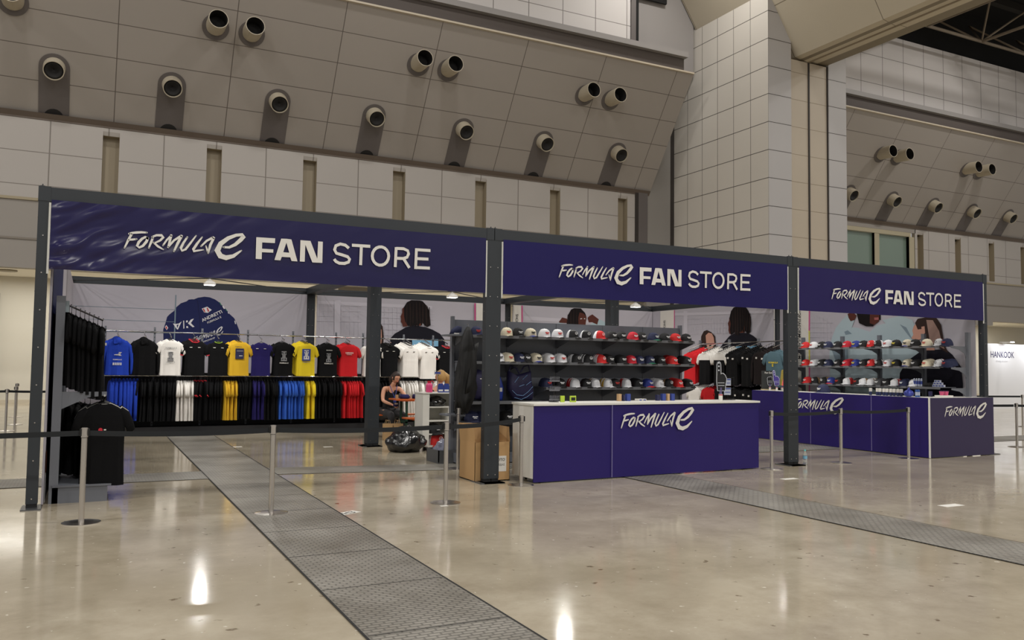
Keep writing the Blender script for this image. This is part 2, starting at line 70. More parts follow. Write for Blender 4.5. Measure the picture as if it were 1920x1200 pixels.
def panels(name, col, line, au, av, pu, pv, ou, ov, wu=0.02, wv=0.02, rough=0.55, amt=0.03):
    """cladding panels with dark joints: au/av name the two object axes, p the pitch, o the offset"""
    m = bpy.data.materials.new(name); t, n, l = nt(m); b = n['Principled BSDF']; b.inputs['Roughness'].default_value = rough
    tc = n.new('ShaderNodeTexCoord'); sp = n.new('ShaderNodeSeparateXYZ'); l.new(tc.outputs['Object'], sp.inputs[0])
    def M(op, a, c=None):
        k = n.new('ShaderNodeMath'); k.operation = op
        for i, v in enumerate((a, c)):
            if v is None: continue
            if isinstance(v, (int, float)): k.inputs[i].default_value = v
            else: l.new(v, k.inputs[i])
        return k.outputs[0]
    fl, cells = [], []
    for ax, p, o, w in ((au, pu, ou, wu), (av, pv, ov, wv)):
        q = M('DIVIDE', M('SUBTRACT', sp.outputs[ax], o), p)
        fr = M('FRACT', M('ADD', q, 1000.0))
        fl.append(M('LESS_THAN', M('ABSOLUTE', M('SUBTRACT', fr, 0.5)), 0.5 - w / p / 2)); cells.append(M('FLOOR', q))
    inside = M('MULTIPLY', fl[0], fl[1])
    cb = n.new('ShaderNodeCombineXYZ'); l.new(cells[0], cb.inputs[0]); l.new(cells[1], cb.inputs[1])
    wn = n.new('ShaderNodeTexWhiteNoise'); l.new(cb.outputs[0], wn.inputs['Vector'])
    nz = n.new('ShaderNodeTexNoise'); nz.inputs['Scale'].default_value = 0.6; l.new(tc.outputs['Object'], nz.inputs['Vector'])
    v = M('ADD', M('MULTIPLY', wn.outputs['Value'], amt), M('MULTIPLY', nz.outputs['Fac'], amt * 2))
    v = M('ADD', v, 1 - amt * 1.5)
    vm = n.new('ShaderNodeVectorMath'); vm.operation = 'SCALE'; vm.inputs[0].default_value = col; l.new(v, vm.inputs['Scale'])
    mx = n.new('ShaderNodeMix'); mx.data_type = 'RGBA'; mx.inputs[6].default_value = (*line, 1)
    l.new(inside, mx.inputs[0]); l.new(vm.outputs[0], mx.inputs[7]); l.new(mx.outputs[2], b.inputs['Base Color'])
    bp = n.new('ShaderNodeBump'); bp.inputs['Strength'].default_value = 0.4; bp.inputs['Distance'].default_value = 0.02
    l.new(inside, bp.inputs['Height']); l.new(bp.outputs['Normal'], b.inputs['Normal'])
    MATS[name] = m; return m

# floor: polished concrete with blotches, specks and scuffs
def floor_mat():
    m = bpy.data.materials.new('polished_concrete'); t, n, l = nt(m); b = n['Principled BSDF']
    tc = n.new('ShaderNodeTexCoord')
    def NZ(scale, detail=5, rough=0.55, off=0):
        q = n.new('ShaderNodeTexNoise'); q.inputs['Scale'].default_value = scale; q.inputs['Detail'].default_value = detail; q.inputs['Roughness'].default_value = rough
        mp = n.new('ShaderNodeMapping'); mp.inputs['Location'].default_value = (off, off * 2, 0)
        l.new(tc.outputs['Object'], mp.inputs[0]); l.new(mp.outputs[0], q.inputs['Vector']); return q.outputs['Fac']
    def RAMP(src, pts):
        r = n.new('ShaderNodeValToRGB'); e = r.color_ramp.elements
        while len(e) < len(pts): e.new(0.5)
        for i, (p, c) in enumerate(pts): e[i].position = p; e[i].color = (*c, 1)
        l.new(src, r.inputs[0]); return r.outputs[0]
    def MIX(f, a, c):
        k = n.new('ShaderNodeMix'); k.data_type = 'RGBA'
        if isinstance(f, float): k.inputs[0].default_value = f
        else: l.new(f, k.inputs[0])
        for i, v in ((6, a), (7, c)):
            if isinstance(v, tuple): k.inputs[i].default_value = (*v, 1)
            else: l.new(v, k.inputs[i])
        return k.outputs[2]
    base = RAMP(NZ(0.45, 6), [(0.3, S(152, 142, 122)), (0.52, S(174, 164, 144)), (0.72, S(188, 179, 160))])
    blot = RAMP(NZ(1.7, 8, 0.7, 3), [(0.36, (0, 0, 0)), (0.62, (1, 1, 1))])
    c1 = MIX(blot, S(156, 145, 125), base)
    specks = RAMP(NZ(9, 3, 0.5, 9), [(0.68, (0, 0, 0)), (0.74, (1, 1, 1))])
    c2 = MIX(specks, c1, S(112, 98, 78))
    pale = RAMP(NZ(16, 3, 0.5, 17), [(0.70, (0, 0, 0)), (0.73, (1, 1, 1))])
    c3 = MIX(pale, c2, S(205, 198, 182))
    l.new(c3, b.inputs['Base Color'])
    rg = RAMP(NZ(1.1, 6, 0.6, 5), [(0.3, (0.07,) * 3), (0.7, (0.15,) * 3)]); l.new(rg, b.inputs['Roughness'])
    b.inputs['Specular IOR Level'].default_value = 0.5
    bp = n.new('ShaderNodeBump'); bp.inputs['Strength'].default_value = 0.02; bp.inputs['Distance'].default_value = 0.01
    l.new(NZ(2.2, 4, 0.5, 2), bp.inputs['Height']); l.new(bp.outputs['Normal'], b.inputs['Normal'])
    return m
FLOOR = floor_mat()
def tread_mat(name, ax):
    """steel trench cover with raised tread in short dashes; plate joints every 1.9 m along ax"""
    m = bpy.data.materials.new(name); t, n, l = nt(m); b = n['Principled BSDF']
    tc = n.new('ShaderNodeTexCoord')
    nz = n.new('ShaderNodeTexNoise'); nz.inputs['Scale'].default_value = 1.6; nz.inputs['Detail'].default_value = 6; l.new(tc.outputs['Object'], nz.inputs['Vector'])
    r = n.new('ShaderNodeValToRGB'); e = r.color_ramp.elements; e[0].position = 0.3; e[0].color = (*S(122, 117, 107), 1); e[1].position = 0.7; e[1].color = (*S(158, 154, 145), 1)
    l.new(nz.outputs['Fac'], r.inputs[0])
    br = n.new('ShaderNodeTexBrick'); br.inputs['Scale'].default_value = 1; br.inputs['Brick Width'].default_value = 0.075; br.inputs['Row Height'].default_value = 0.04
    br.inputs['Mortar Size'].default_value = 0.007; br.offset = 0.5
    br.inputs['Color1'].default_value = (1, 1, 1, 1); br.inputs['Color2'].default_value = (0.75, 0.75, 0.75, 1); br.inputs['Mortar'].default_value = (0, 0, 0, 1)
    l.new(tc.outputs['Object'], br.inputs['Vector'])
    mx = n.new('ShaderNodeMix'); mx.data_type = 'RGBA'; mx.blend_type = 'MULTIPLY'; mx.inputs[0].default_value = 0.5
    l.new(r.outputs[0], mx.inputs[6]); l.new(br.outputs['Color'], mx.inputs[7]); l.new(mx.outputs[2], b.inputs['Base Color'])
    b.inputs['Roughness'].default_value = 0.42; b.inputs['Metallic'].default_value = 0.1
    bp = n.new('ShaderNodeBump'); bp.inputs['Strength'].default_value = 0.6; bp.inputs['Distance'].default_value = 0.004
    l.new(br.outputs['Color'], bp.inputs['Height']); l.new(bp.outputs['Normal'], b.inputs['Normal'])
    return m
TREAD = tread_mat('steel_tread_plate', 1)
BLACKEDGE = mat('black_joint', (0.01, 0.01, 0.01), 0.8)

HALLC = S(176, 170, 164)
STEEL = mat('grey_frame_steel', S(40, 45, 50), 0.5, 0.0, noise_amt=0.12, noise_scale=3)
BLACKR = mat('black_rubber', (0.008, 0.008, 0.008), 0.8)
BRUSH = mat('brushed_steel', S(205, 200, 194), 0.25, 1.0)
CHROME = mat('chrome', S(215, 215, 215), 0.16, 1.0)
BELT = mat('black_belt_webbing', S(20, 24, 28), 0.75)
NAVYV = mat('navy_vinyl', S(34, 26, 98), 0.34, noise_amt=0.04, noise_scale=2)
NAVYB = mat('navy_board', S(38, 26, 98), 0.45, spec=.3)
WHITEV = mat('white_vinyl', S(222, 219, 212), 0.5)
WHITEP = mat('white_laminate', S(222, 220, 212), 0.4)
GONDG = mat('dark_grey_shelf_metal', S(104, 107, 114), 0.5, noise_amt=0.06, noise_scale=4)
SHELFG = mat('grey_shelf_edge', S(108, 109, 112), 0.4)

# ---------------------------------------------------------------- mesh helpers
class MB:
    def __init__(s): s.v = []; s.f = []; s.m = []; s.k = 0
    def add(s, vs, fs, m=None):
        b = len(s.v); s.v += [tuple(v) for v in vs]; s.f += [tuple(b + i for i in f) for f in fs]; s.m += [s.k if m is None else m] * len(fs); return s
    def box(s, x0, x1, y0, y1, z0, z1, m=None):
        vs = [(x, y, z) for x in (x0, x1) for y in (y0, y1) for z in (z0, z1)]
        return s.add(vs, [(0, 1, 3, 2), (4, 6, 7, 5), (0, 4, 5, 1), (2, 3, 7, 6), (0, 2, 6, 4), (1, 5, 7, 3)], m)
    def quad(s, *p, m=None): return s.add(p, [tuple(range(len(p)))], m)
    def rings(s, rings, m=None, cap=True, closed=True):
        n = len(rings[0]); vs = [p for r in rings for p in r]; fs = []
        for i in range(len(rings) - 1):
            for j in range(n if closed else n - 1):
                a = i * n + j; b = i * n + (j + 1) % n; fs.append((a, b, b + n, a + n))
        if cap: fs.append(tuple(range(n))[::-1]); fs.append(tuple((len(rings) - 1) * n + j for j in range(n)))
        return s.add(vs, fs, m)
    def tube(s, pts, r, seg=8, m=None, cap=True):
        pts = [Vector(p) for p in pts]; R = r if isinstance(r, (list, tuple)) else [r] * len(pts); rg = []
        d0 = (pts[1] - pts[0]).normalized(); ref = Vector((0, 0, 1)) if abs(d0.z) < 0.9 else Vector((1, 0, 0)); u = d0.cross(ref).normalized()
        for i, p in enumerate(pts):
            d = (pts[min(i + 1, len(pts) - 1)] - pts[max(i - 1, 0)]).normalized()
            u = (u - d * u.dot(d)).normalized(); w = d.cross(u)
            rg.append([p + (u * math.cos(2 * PI * k / seg) + w * math.sin(2 * PI * k / seg)) * R[i] for k in range(seg)])
        return s.rings(rg, m, cap)
    def lathe(s, prof, c=(0, 0, 0), seg=24, m=None, cap=True, ax='z'):
        rg = []
        for r, h in prof:
            if ax == 'z': rg.append([(c[0] + r * math.cos(2 * PI * k / seg), c[1] + r * math.sin(2 * PI * k / seg), c[2] + h) for k in range(seg)])
            elif ax == 'y': rg.append([(c[0] + r * math.cos(2 * PI * k / seg), c[1] + h, c[2] + r * math.sin(2 * PI * k / seg)) for k in range(seg)])
            else: rg.append([(c[0] + h, c[1] + r * math.cos(2 * PI * k / seg), c[2] + r * math.sin(2 * PI * k / seg)) for k in range(seg)])
        return s.rings(rg, m, cap)
    def prism(s, pts, fr, th, m=None):
        """closed outline pts (2D) put on a frame fr=(origin, u, v), extruded by th along u x v"""
        o, u, v = Vector(fr[0]), Vector(fr[1]), Vector(fr[2]); n_ = u.cross(v).normalized() * th; k = len(pts)
        a = [o + u * p[0] + v * p[1] for p in pts]; b = [q + n_ for q in a]
        return s.add(a + b, [tuple(range(k))[::-1], tuple(range(k, 2 * k))] + [(i, (i + 1) % k, (i + 1) % k + k, i + k) for i in range(k)], m)
    def stroke(s, pts, fr, off=0.002, m=None, w=None, ends=True):
        """a flat brush stroke on a frame; pts are (x, z, half width)"""
        o, u, v = Vector(fr[0]), Vector(fr[1]), Vector(fr[2]); n_ = u.cross(v).normalized() * off
        P = [Vector((p[0], p[1])) for p in pts]; Wd = [w if w else p[2] for p in pts]
        if ends and len(P) > 1: pass
        L, Rr = [], []; k = len(P); closed = (P[0] - P[-1]).length < 1e-3
        for i in range(k):
            a = P[(i - 1) % (k - 1)] if closed else P[max(i - 1, 0)]; b = P[(i + 1) % (k - 1)] if closed else P[min(i + 1, k - 1)]
            if closed and i == k - 1: a, b = P[k - 2], P[1]
            if closed and i == 0: a, b = P[k - 2], P[1]
            d = (b - a).normalized(); q = Vector((-d.y, d.x))
            L.append(P[i] + q * Wd[i]); Rr.append(P[i] - q * Wd[i])
        to = lambda p: o + u * p.x + v * p.y + n_
        s.add([to(p) for p in L + Rr], [(i, i + k, i + 1 + k, i + 1) for i in range(k - 1)], m)
        if not w:
            for e in (0, k - 1) if not closed else ():
                s.add([to(P[e] + Vector((math.cos(t), math.sin(t))) * Wd[e]) for t in [2 * PI * j / 10 for j in range(10)]], [tuple(range(10))], m)
        return s
    def text(s, txt, fr, size, m=None, off=0.002, bold=0.0, align='LEFT', sx=1.0):
        vs, fs = text_mesh(txt, bold, align); o, u, v = Vector(fr[0]), Vector(fr[1]), Vector(fr[2]); n_ = u.cross(v).normalized() * off
        return s.add([o + u * (x * size * sx) + v * (y * size) + n_ for x, y in vs], fs, m)
    def build(s, name, mats, parent=None, loc=None, smooth=False, world=False, normals=True):
        me = bpy.data.meshes.new(name)
        if loc: L = Vector(loc); vs = [Vector(v) - L for v in s.v]
        elif world and parent: L = parent.location + (parent.parent.location if parent.parent else Vector()); vs = [Vector(v) - L for v in s.v]
        else: vs = s.v
        me.from_pydata([tuple(v) for v in vs], [], s.f)
        for q in (mats if isinstance(mats, (list, tuple)) else [mats]): me.materials.append(q)
        me.polygons.foreach_set('material_index', s.m)
        if normals:
            bm = bmesh.new(); bm.from_mesh(me); bmesh.ops.recalc_face_normals(bm, faces=bm.faces); bm.to_mesh(me); bm.free()
        if smooth: me.polygons.foreach_set('use_smooth', [True] * len(me.polygons))
        o = bpy.data.objects.new(name, me); COL.objects.link(o)
        if parent: o.parent = parent
        if loc and not parent: o.location = loc
        return o
_tx = {}
def text_mesh(txt, bold, align):
    k = (txt, bold, align)
    if k not in _tx:
        c = bpy.data.curves.new('t', 'FONT'); c.body = txt; c.size = 1; c.offset = bold; c.align_x = align; c.resolution_u = 3; c.fill_mode = 'FRONT'
        o = bpy.data.objects.new('t', c); COL.objects.link(o); dg = bpy.context.evaluated_depsgraph_get()
        me = bpy.data.meshes.new_from_object(o.evaluated_get(dg)); _tx[k] = ([(v.co.x, v.co.y) for v in me.vertices], [tuple(p.vertices) for p in me.polygons])
        bpy.data.objects.remove(o); bpy.data.curves.remove(c); bpy.data.meshes.remove(me)
    return _tx[k]
def tag(o, label, cat, group=None, kind=None):
    if label: o['label'] = label
    if cat: o['category'] = cat
    if group: o['group'] = group
    if kind: o['kind'] = kind
    return o
def thing(name, label, cat, loc=(0, 0, 0), rz=0.0, group=None):
    o = bpy.data.objects.new(name, None); COL.objects.link(o); o.location = loc; o.rotation_euler = (0, 0, rz); o.empty_display_size = 0.1
    return tag(o, label, cat, group)
def struct(name, mb, mats, **k):
    o = mb.build(name, mats, **k); o['kind'] = 'structure'; return o
def dup(root, loc, label, rz=0.0, ry=0.0, group=None, scale=None):
    r = root.copy(); COL.objects.link(r); r.location = loc; r.rotation_euler = (0, ry, rz); r['label'] = label
    if group: r['group'] = group
    if scale: r.scale = (scale,) * 3
    for ch in root.children:
        c = ch.copy(); COL.objects.link(c); c.parent = r
        for g in ch.children:
            d = g.copy(); COL.objects.link(d); d.parent = c
    return r
def ordn(i): return ['first', 'second', 'third', 'fourth', 'fifth', 'sixth', 'seventh', 'eighth', 'ninth', 'tenth', 'eleventh', 'twelfth', 'thirteenth', 'fourteenth', 'fifteenth', 'sixteenth', 'seventeenth', 'eighteenth', 'nineteenth', 'twentieth'][i]
XZ = lambda x, y, z: ((x, y, z), (1, 0, 0), (0, 0, 1))          # faces -Y: letters read from the front
def logo(mb, fr, k, m=0, off=0.002, fan=False):
    o, u, v = Vector(fr[0]), Vector(fr[1]), Vector(fr[2])
    for i_, st in enumerate(LOGO): mb.stroke([(a * k, b * k, c * k) for a, b, c in st], fr, off + i_ * .0003, m)
    if fan:
        for p in FAN:
            n_ = u.cross(v).normalized() * off; mb.add([o + u * (a * k) + v * (b * k) + n_ for a, b in p], [tuple(range(len(p)))], m)
        for i_, st in enumerate(STORE): mb.stroke([(a * k, b * k, 0) for a, b in st], fr, off + i_ * .0003, m, w=0.018 * k)

# ---------------------------------------------------------------- the hall
struct('floor', MB().quad((-30, -42, 0), (60, -42, 0), (60, 24, 0), (-30, 24, 0)), FLOOR)
YW, SX1 = 18.27, 20.95                      # wall plane, end of the slanted cladding before the pillar
P_BAND = panels('wall_panels_band', HALLC, S(126, 119, 112), 0, 2, 1.56, 0.985, 0.78, 6.6, 0.035, 0.025)
P_SLANT = panels('wall_panels_slanted', S(160, 153, 146), S(96, 88, 83), 0, 2, 3.21, 0.83, 0.9, 8.72, 0.025, 0.018)
P_UP = panels('wall_panels_upper', S(208, 203, 200), S(120, 114, 110), 0, 2, 1.41, 1.3, 0.0, 0.2, 0.03, 0.025)
P_PSIDE = panels('pillar_tiles_side_lit', S(206, 200, 190), S(72, 66, 60), 1, 2, 0.92, 1.03, 12.77, 0.16, 0.02, 0.025)
P_PFRONT = panels('pillar_tiles_front_shaded', S(180, 177, 176), S(72, 66, 60), 0, 2, 3.0, 1.03, 21.0, 0.16, 0.01, 0.025)  # same tiles as the side; darker, cooler colour stands in for shade
BEIGE = mat('beige_cladding', S(184, 172, 154), 0.55, noise_amt=0.05, noise_scale=1)
DGREY = mat('shadow_gap_grey', S(88, 80, 76), 0.7); MGREY = mat('duct_recess_grey', S(98, 92, 90), 0.6)
LGREY = mat('pale_grey_metal', S(150, 146, 144), 0.5); SLOT = mat('beige_slot', S(160, 148, 126), 0.6); CREAMW = mat('cream_plaster', S(240, 235, 222), 0.7, noise_amt=0.03, noise_scale=.7)
GREENG = mat('green_window_glass', S(120, 138, 126), 0.08, spec=0.7); DARK = mat('dark_void', (0.006, 0.006, 0.006), 0.9)

SLOTS = [-2.35, 0.85, 3.84, 6.91, 10.07, 13.26, 16.44, 19.6]
SLOTR = [37.6, 40.5, 43.25, 46.0, 48.9, 51.8]
def wall_band(x0, x1, slots, name):
    mb = MB(); x = x0; w = 0.23
    for s_ in slots:
        mb.quad((x, YW, 6.2), (s_ - w, YW, 6.2), (s_ - w, YW, 8.75), (x, YW, 8.75))
        x = s_ + w
        mb.quad((s_ - w, YW, 8.45), (s_ + w, YW, 8.45), (s_ + w, YW, 8.75), (s_ - w, YW, 8.75))
        mb.quad((s_ - w, YW, 6.2), (s_ + w, YW, 6.2), (s_ + w, YW, 6.28), (s_ - w, YW, 6.28))
        y = YW + 0.32
        mb.quad((s_ - w, y, 6.28), (s_ + w, y, 6.28), (s_ + w, y, 8.45), (s_ - w, y, 8.45), m=1)
        mb.quad((s_ - w, YW, 6.28), (s_ - w, y, 6.28), (s_ - w, y, 8.45), (s_ - w, YW, 8.45), m=1)
        mb.quad((s_ + w, YW, 6.28), (s_ + w, y, 6.28), (s_ + w, y, 8.45), (s_ + w, YW, 8.45), m=1)
        mb.quad((s_ - w, YW, 8.45), (s_ + w, YW, 8.45), (s_ + w, YW + .05, 8.33), (s_ - w, YW + .05, 8.33), m=0); mb.quad((s_ - w, YW + .05, 8.33), (s_ + w, YW + .05, 8.33), (s_ + w, y, 8.33), (s_ - w, y, 8.33), m=1)
    mb.quad((x, YW, 6.2), (x1, YW, 6.2), (x1, YW, 8.75), (x, YW, 8.75))
    mb.quad((x0, YW, 8.75), (x1, YW, 8.75), (x1, 18.6, 9.6), (x0, 18.6, 9.6))
    # solid facade below the band and the ceiling line of the ground floor opening
    mb.box(x0, x1, YW, YW + 0.4, 4.15, 6.2, m=2)
    return struct(name, mb, [P_BAND, SLOT, mat('lower_facade_paint', S(150, 144, 137), 0.65, noise_amt=0.04, noise_scale=.5)], normals=False)
wall_band(-30, 20.35, SLOTS, 'wall_back')
wall_band(37.2, 60, SLOTR, 'wall_back')
tr = MB().box(-30, 20.3, YW - 0.05, YW + 0.02, 6.14, 6.22); tr.box(32, 60, YW - 0.05, YW + 0.02, 6.14, 6.22); struct('trim_1', tr, mat('beige_trim', S(160, 148, 122), 0.5))
tr = MB().box(-30, 20.3, YW - 0.03, YW + 0.02, 4.98, 5.04); tr.box(32, 60, YW - 0.03, YW + 0.02, 4.98, 5.04); struct('trim_2', tr, mat('joint_grey', S(128, 120, 110), 0.6))
# high windows
def hall_window(n, x0, x1, z0, z1, mid):
    mb = MB(); fr = 0.12
    mb.box(x0 - fr, x1 + fr, YW - 0.02, YW + 0.15, z1, z1 + 0.2, m=0); mb.box(x1, x1 + fr + .25, YW - 0.02, YW + 0.15, z0, z1, m=0)
    for m_ in mid: mb.box(m_ - 0.17, m_ + 0.17, YW, YW + 0.12, z0, z1, m=0)
    for k in range(len(mid) + 1):
        a = x0 if k == 0 else mid[k - 1] + .17; c = x1 if k == len(mid) else mid[k] - .17
        mb.quad((a, YW + 0.16, z0), (c, YW + 0.16, z0), (c, YW + 0.16, z1), (a, YW + 0.16, z1), m=1)
        mb.quad((c, YW + 0.0, z0), (c, YW + 0.16, z0), (c, YW + 0.16, z1), (c, YW + 0.0, z1), m=2)
    return struct('window_%d' % n, mb, [mat('window_frame_beige', S(176, 166, 140), 0.5), GREENG, mat('green_reveal', S(86, 96, 84), 0.5)], normals=False)
hall_window(1, 29.0, 36.75, 6.2, 8.15, [30.8, 34.45])
mb = MB().box(26.1, 37.25, YW, YW + 0.4, 4.15, 6.2); mb.box(26.1, 37.25, YW, YW + .1, 8.36, 8.75); struct('wall_back', mb, MATS['lower_facade_paint'])
# slanted cladding, its end return, ledge and the wall above
def slanted(x0, x1, end):
    mb = MB(); a, c = (YW, 8.72), (15.47, 12.82)
    mb.quad((x0, *a), (x1, *a), (x1 , *c), (x0, *c))
    if end: mb.quad((x1, *a), (x1, *c), (x1, 15.6, 12.82), (x1, YW, 9.0), m=0)
    mb.quad((x0, YW, 8.72), (x1, YW, 8.72), (x1, YW + .35, 8.72), (x0, YW + .35, 8.72), m=1)
    return mb
struct('wall_slanted', slanted(-30, SX1, True), [P_SLANT, DGREY], normals=False)
struct('wall_slanted', slanted(26.2, 60, False), [P_SLANT, DGREY], normals=False)
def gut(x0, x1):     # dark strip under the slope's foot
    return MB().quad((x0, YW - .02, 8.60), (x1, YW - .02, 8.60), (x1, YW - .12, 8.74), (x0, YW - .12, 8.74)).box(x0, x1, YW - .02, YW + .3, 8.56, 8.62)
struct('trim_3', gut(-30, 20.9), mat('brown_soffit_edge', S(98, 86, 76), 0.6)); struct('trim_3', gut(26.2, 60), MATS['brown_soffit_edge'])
for x0, x1 in ((-30, 20.6), (26.2, 60)):
    mb = MB().box(x0, x1 + (0.32 if x1 < 30 else 0), 15.38, 15.5, 12.80, 12.86, m=0)
    mb.box(x0, x1 , 15.62, 16.6, 12.86, 13.42, m=1); mb.box(x0, x1 + (.05 if x1 < 30 else 0), 15.42, 16.6, 13.42, 13.62, m=2)
    struct('trim_4', mb, [mat('cream_rail', S(196, 184, 164), .5), DGREY, LGREY])
    struct('wall_upper', MB().box(x0, x1 - (2.1 if x1 < 30 else 0), 16.2, 16.6, 13.6, 16.9), P_UP)
    struct('wall_roof_void', MB().box(x0, x1, 16.7, 16.8, 16.0, 19.4), DARK)
mb = MB().box(18.5, 18.72, 16.15, 16.6, 13.6, 19, m=1).box(18.72, 18.95, 16.3, 16.6, 13.6, 19, m=2).box(18.95, 22.1, 16.9, 17.4, 13.4, 20, m=0)
struct('trim_5', mb, [LGREY, MGREY, DARK])
# pilaster strips and the shadow joint between the cladding and the pillar
mb = MB().box(20.35, 20.8, YW - .05, YW + .6, 6.2, 8.7, m=1).box(20.8, 22.0, YW - .0, YW + .6, 0, 20, m=0).box(22.0, 22.22, YW - 0.02, YW + .3, 0, 16, m=2).box(20.2, 20.36, YW - .04, YW + .3, 6.2, 8.7, m=2)
struct('trim_6', mb, [mat('pilaster_grey', S(140, 136, 131), .55), MGREY, mat('joint_dark', S(48, 42, 38), .7)])
# pillar
mb = MB()
X0, X1, Y0 = 22.18, 26.15, 12.77
mb.box(X0, 23.30, Y0, YW, 0, 20, m=1)
mb.box(25.22, X1, Y0, YW, 0, 20, m=1)
mb.box(23.30, 25.22, Y0 + .06, YW, 0, 13.0, m=2); mb.box(24.20, 24.27, Y0 + .03, Y0 + .3, 0, 13.0, m=3); mb.box(25.17, 25.22, Y0 + .03, Y0 + .3, 0, 13.0, m=3)
mb.box(23.30, 25.22, Y0 + .5, YW, 13.0, 20, m=4)
for k in range(14):
    z = 0.16 + k * 1.03; mb.box(23.3, 25.22, Y0 + .055, Y0 + .08, z, z + .012, m=5)
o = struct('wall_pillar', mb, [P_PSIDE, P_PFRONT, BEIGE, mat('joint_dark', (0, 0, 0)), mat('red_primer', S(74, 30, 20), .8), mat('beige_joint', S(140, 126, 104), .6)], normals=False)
# side faces of the front blocks take the side tiles, coloured lighter for the light from the left
for p in o.data.polygons:
    if p.material_index == 1 and abs(p.normal.x) > .9 and p.center.x < 22.3: p.material_index = 0
# the great roof beam that lands on the pillar: a trough section running over the hall along Y
def beam(y0, y1):
    sec = [(20.2, 18.0), (21.09, 16.9), (22.14, 15.68), (22.31, 15.45)]
    return sec
sl = [(20.0, 18.6), (23.62, 13.13)]; bt = [(23.62, 13.13), (24.22, 13.02), (24.3, 13.10), (25.22, 13.07)]; sr = [(25.22, 13.07), (25.3, 13.2), (29.5, 18.6)]
prof = sl + bt[1:] + sr[1:] + [(29.5, 19.3), (20, 19.3)]
mb = MB(); ya, yb = -14.0, 16.85
rg = [[(x, y, z) for x, z in prof] for y in (ya, yb)]
mb.rings(rg)
P_BEAM = panels('roof_beam_panels', S(198, 188, 168), S(134, 124, 106), 1, 2, 3.9, 1.75, 1.2, 13.07, 0.03, 0.03)
struct('ceiling_beam', mb, P_BEAM)
mb = MB().box(24.20, 24.26, ya, Y0 + .1, 12.99, 13.05)
struct('trim_7', mb, MATS['beige_joint'])
# dark roof with its space frame
struct('ceiling', MB().quad((-30, -42, 19.4), (60, -42, 19.4), (60, 24, 19.4), (-30, 24, 19.4)), DARK)
TR = mat('roof_truss_paint', S(120, 108, 92), 0.6)
def truss(x0, x1, name):
    mb = MB(); st = 3.8; ys = [14.6 - st * j for j in range(7)]; n_ = int((x1 - x0) / st)
    for j, y in enumerate(ys):
        mb.tube([(x0, y, 16.9), (x1, y, 16.9)], 0.07, 6)
        mb.tube([(x0, y - st / 2, 18.7), (x1, y - st / 2, 18.7)], 0.07, 6)
    for i in range(n_ + 1):
        x = x0 + i * st
        mb.tube([(x, ys[0], 16.9), (x, ys[-1], 16.9)], 0.07, 6)
        for y in ys:
            for dx, dy in ((-.5, -.5), (.5, -.5), (.5, .5), (-.5, .5)): mb.tube([(x, y, 16.9), (x + dx * st, y + dy * st, 18.7)], 0.045, 5)
    return struct(name, mb, TR)
truss(29.6, 55, 'ceiling_truss')
mb = MB()
for i in range(9): mb.box(28, 60, 14.6 - i * 3.2, 14.9 - i * 3.2, 19.0, 19.35)
struct('ceiling_joists', mb, mat('dark_roof_steel', S(40, 36, 32), .7))
# ground floor recess behind the facade: cream ceiling, back wall, side piers, lit from its ceiling
mb = MB().quad((-30, YW, 4.25), (60, YW, 4.25), (60, 23.16, 4.3), (-30, 23.16, 4.3), m=0); struct('ceiling_recess', mb, CREAMW)
mb = MB().quad((-30, 23.16, 0), (60, 23.16, 0), (60, 23.16, 4.3), (-30, 23.16, 4.3)); mb.box(-2.35, -2.28, 23.0, 23.16, 0, 3.7, m=1)
struct('wall_recess', mb, [mat('cream_wall', S(208, 203, 190), .6, noise_amt=.03, noise_scale=.6), MATS['joint_grey']])
struct('baseboard_back', MB().box(-30, 60, 23.1, 23.16, 0, .12), mat('pale_skirting', S(200, 190, 170), .5))
mb = MB().box(8.3, 9.6, 19.5, 23.1, 0, 4.25).box(36.0, 37.4, YW, 19.6, 0, 4.2).box(40.0, 42.8, YW - .3, 19.6, 3.9, 4.2); struct('wall_recess_pier', mb, MATS['lower_facade_paint'])
for i, x in enumerate((-8, -1, 6, 13, 27, 33, 40, 47)):
    area('recess_light', (x, 20.9, 4.18), 4.0, 115 if x < 0 else 205, (1, 0.97, 0.9), shape='RECTANGLE', sy=2.2)
for x in (-1.9,):
    d = MB().lathe([(.28, 0), (.28, -.03), (.22, -.03)], (x, 20.6, 4.26), 24).build('recessed_downlight', mat('downlight_trim', S(150, 140, 120), .5), loc=(x, 20.6, 4.26)); tag(d, 'small round trim set in the cream soffit left of the booth', 'light fitting')

# trench covers in the floor
def strip(n, pts, z=0.006):
    o = struct('trim_%d' % n, MB().quad(*[(x, y, z) for x, y in pts]), TREAD); return o
def edge(n, a, b, w=.007, z=.008):
    a, b = Vector((*a, z)), Vector((*b, z)); d = (b - a).normalized(); q = Vector((-d.y, d.x, 0)) * w
    return MB().quad(a - q, b - q, b + q, a + q)
strip(8, [(1.935, -12), (2.80, -12), (2.80, 23), (1.935, 23)])
strip(9, [(-30, 1.86), (1.93, 1.62), (1.93, 2.42), (-30, 2.85)])
strip(10, [(2.81, 1.75), (7.3, 1.02), (7.3, 1.72), (2.81, 2.48)])
strip(11, [(7.05, -12), (7.85, -12), (7.85, .6), (7.05, .6)])
strip(12, [(10.2, 1.65), (60, 1.65), (60, 2.5), (10.2, 2.5)])
strip(13, [(18.4, -12), (19.3, -12), (19.3, 18), (18.4, 18)]) if False else None
e = MB()
for a, b in (((1.93, -12), (1.93, 8)), ((2.805, -12), (2.805, 8)), ((7.04, -12), (7.04, .6)), ((7.86, -12), (7.86, .6)), ((6.1, 1.22), (6.1, 1.9))):
    q = edge(0, a, b); e.add(q.v, q.f)
y = -11.3
while y < 8: q = edge(0, (1.94, y), (2.80, y), .0035); e.add(q.v, q.f); y += 1.02
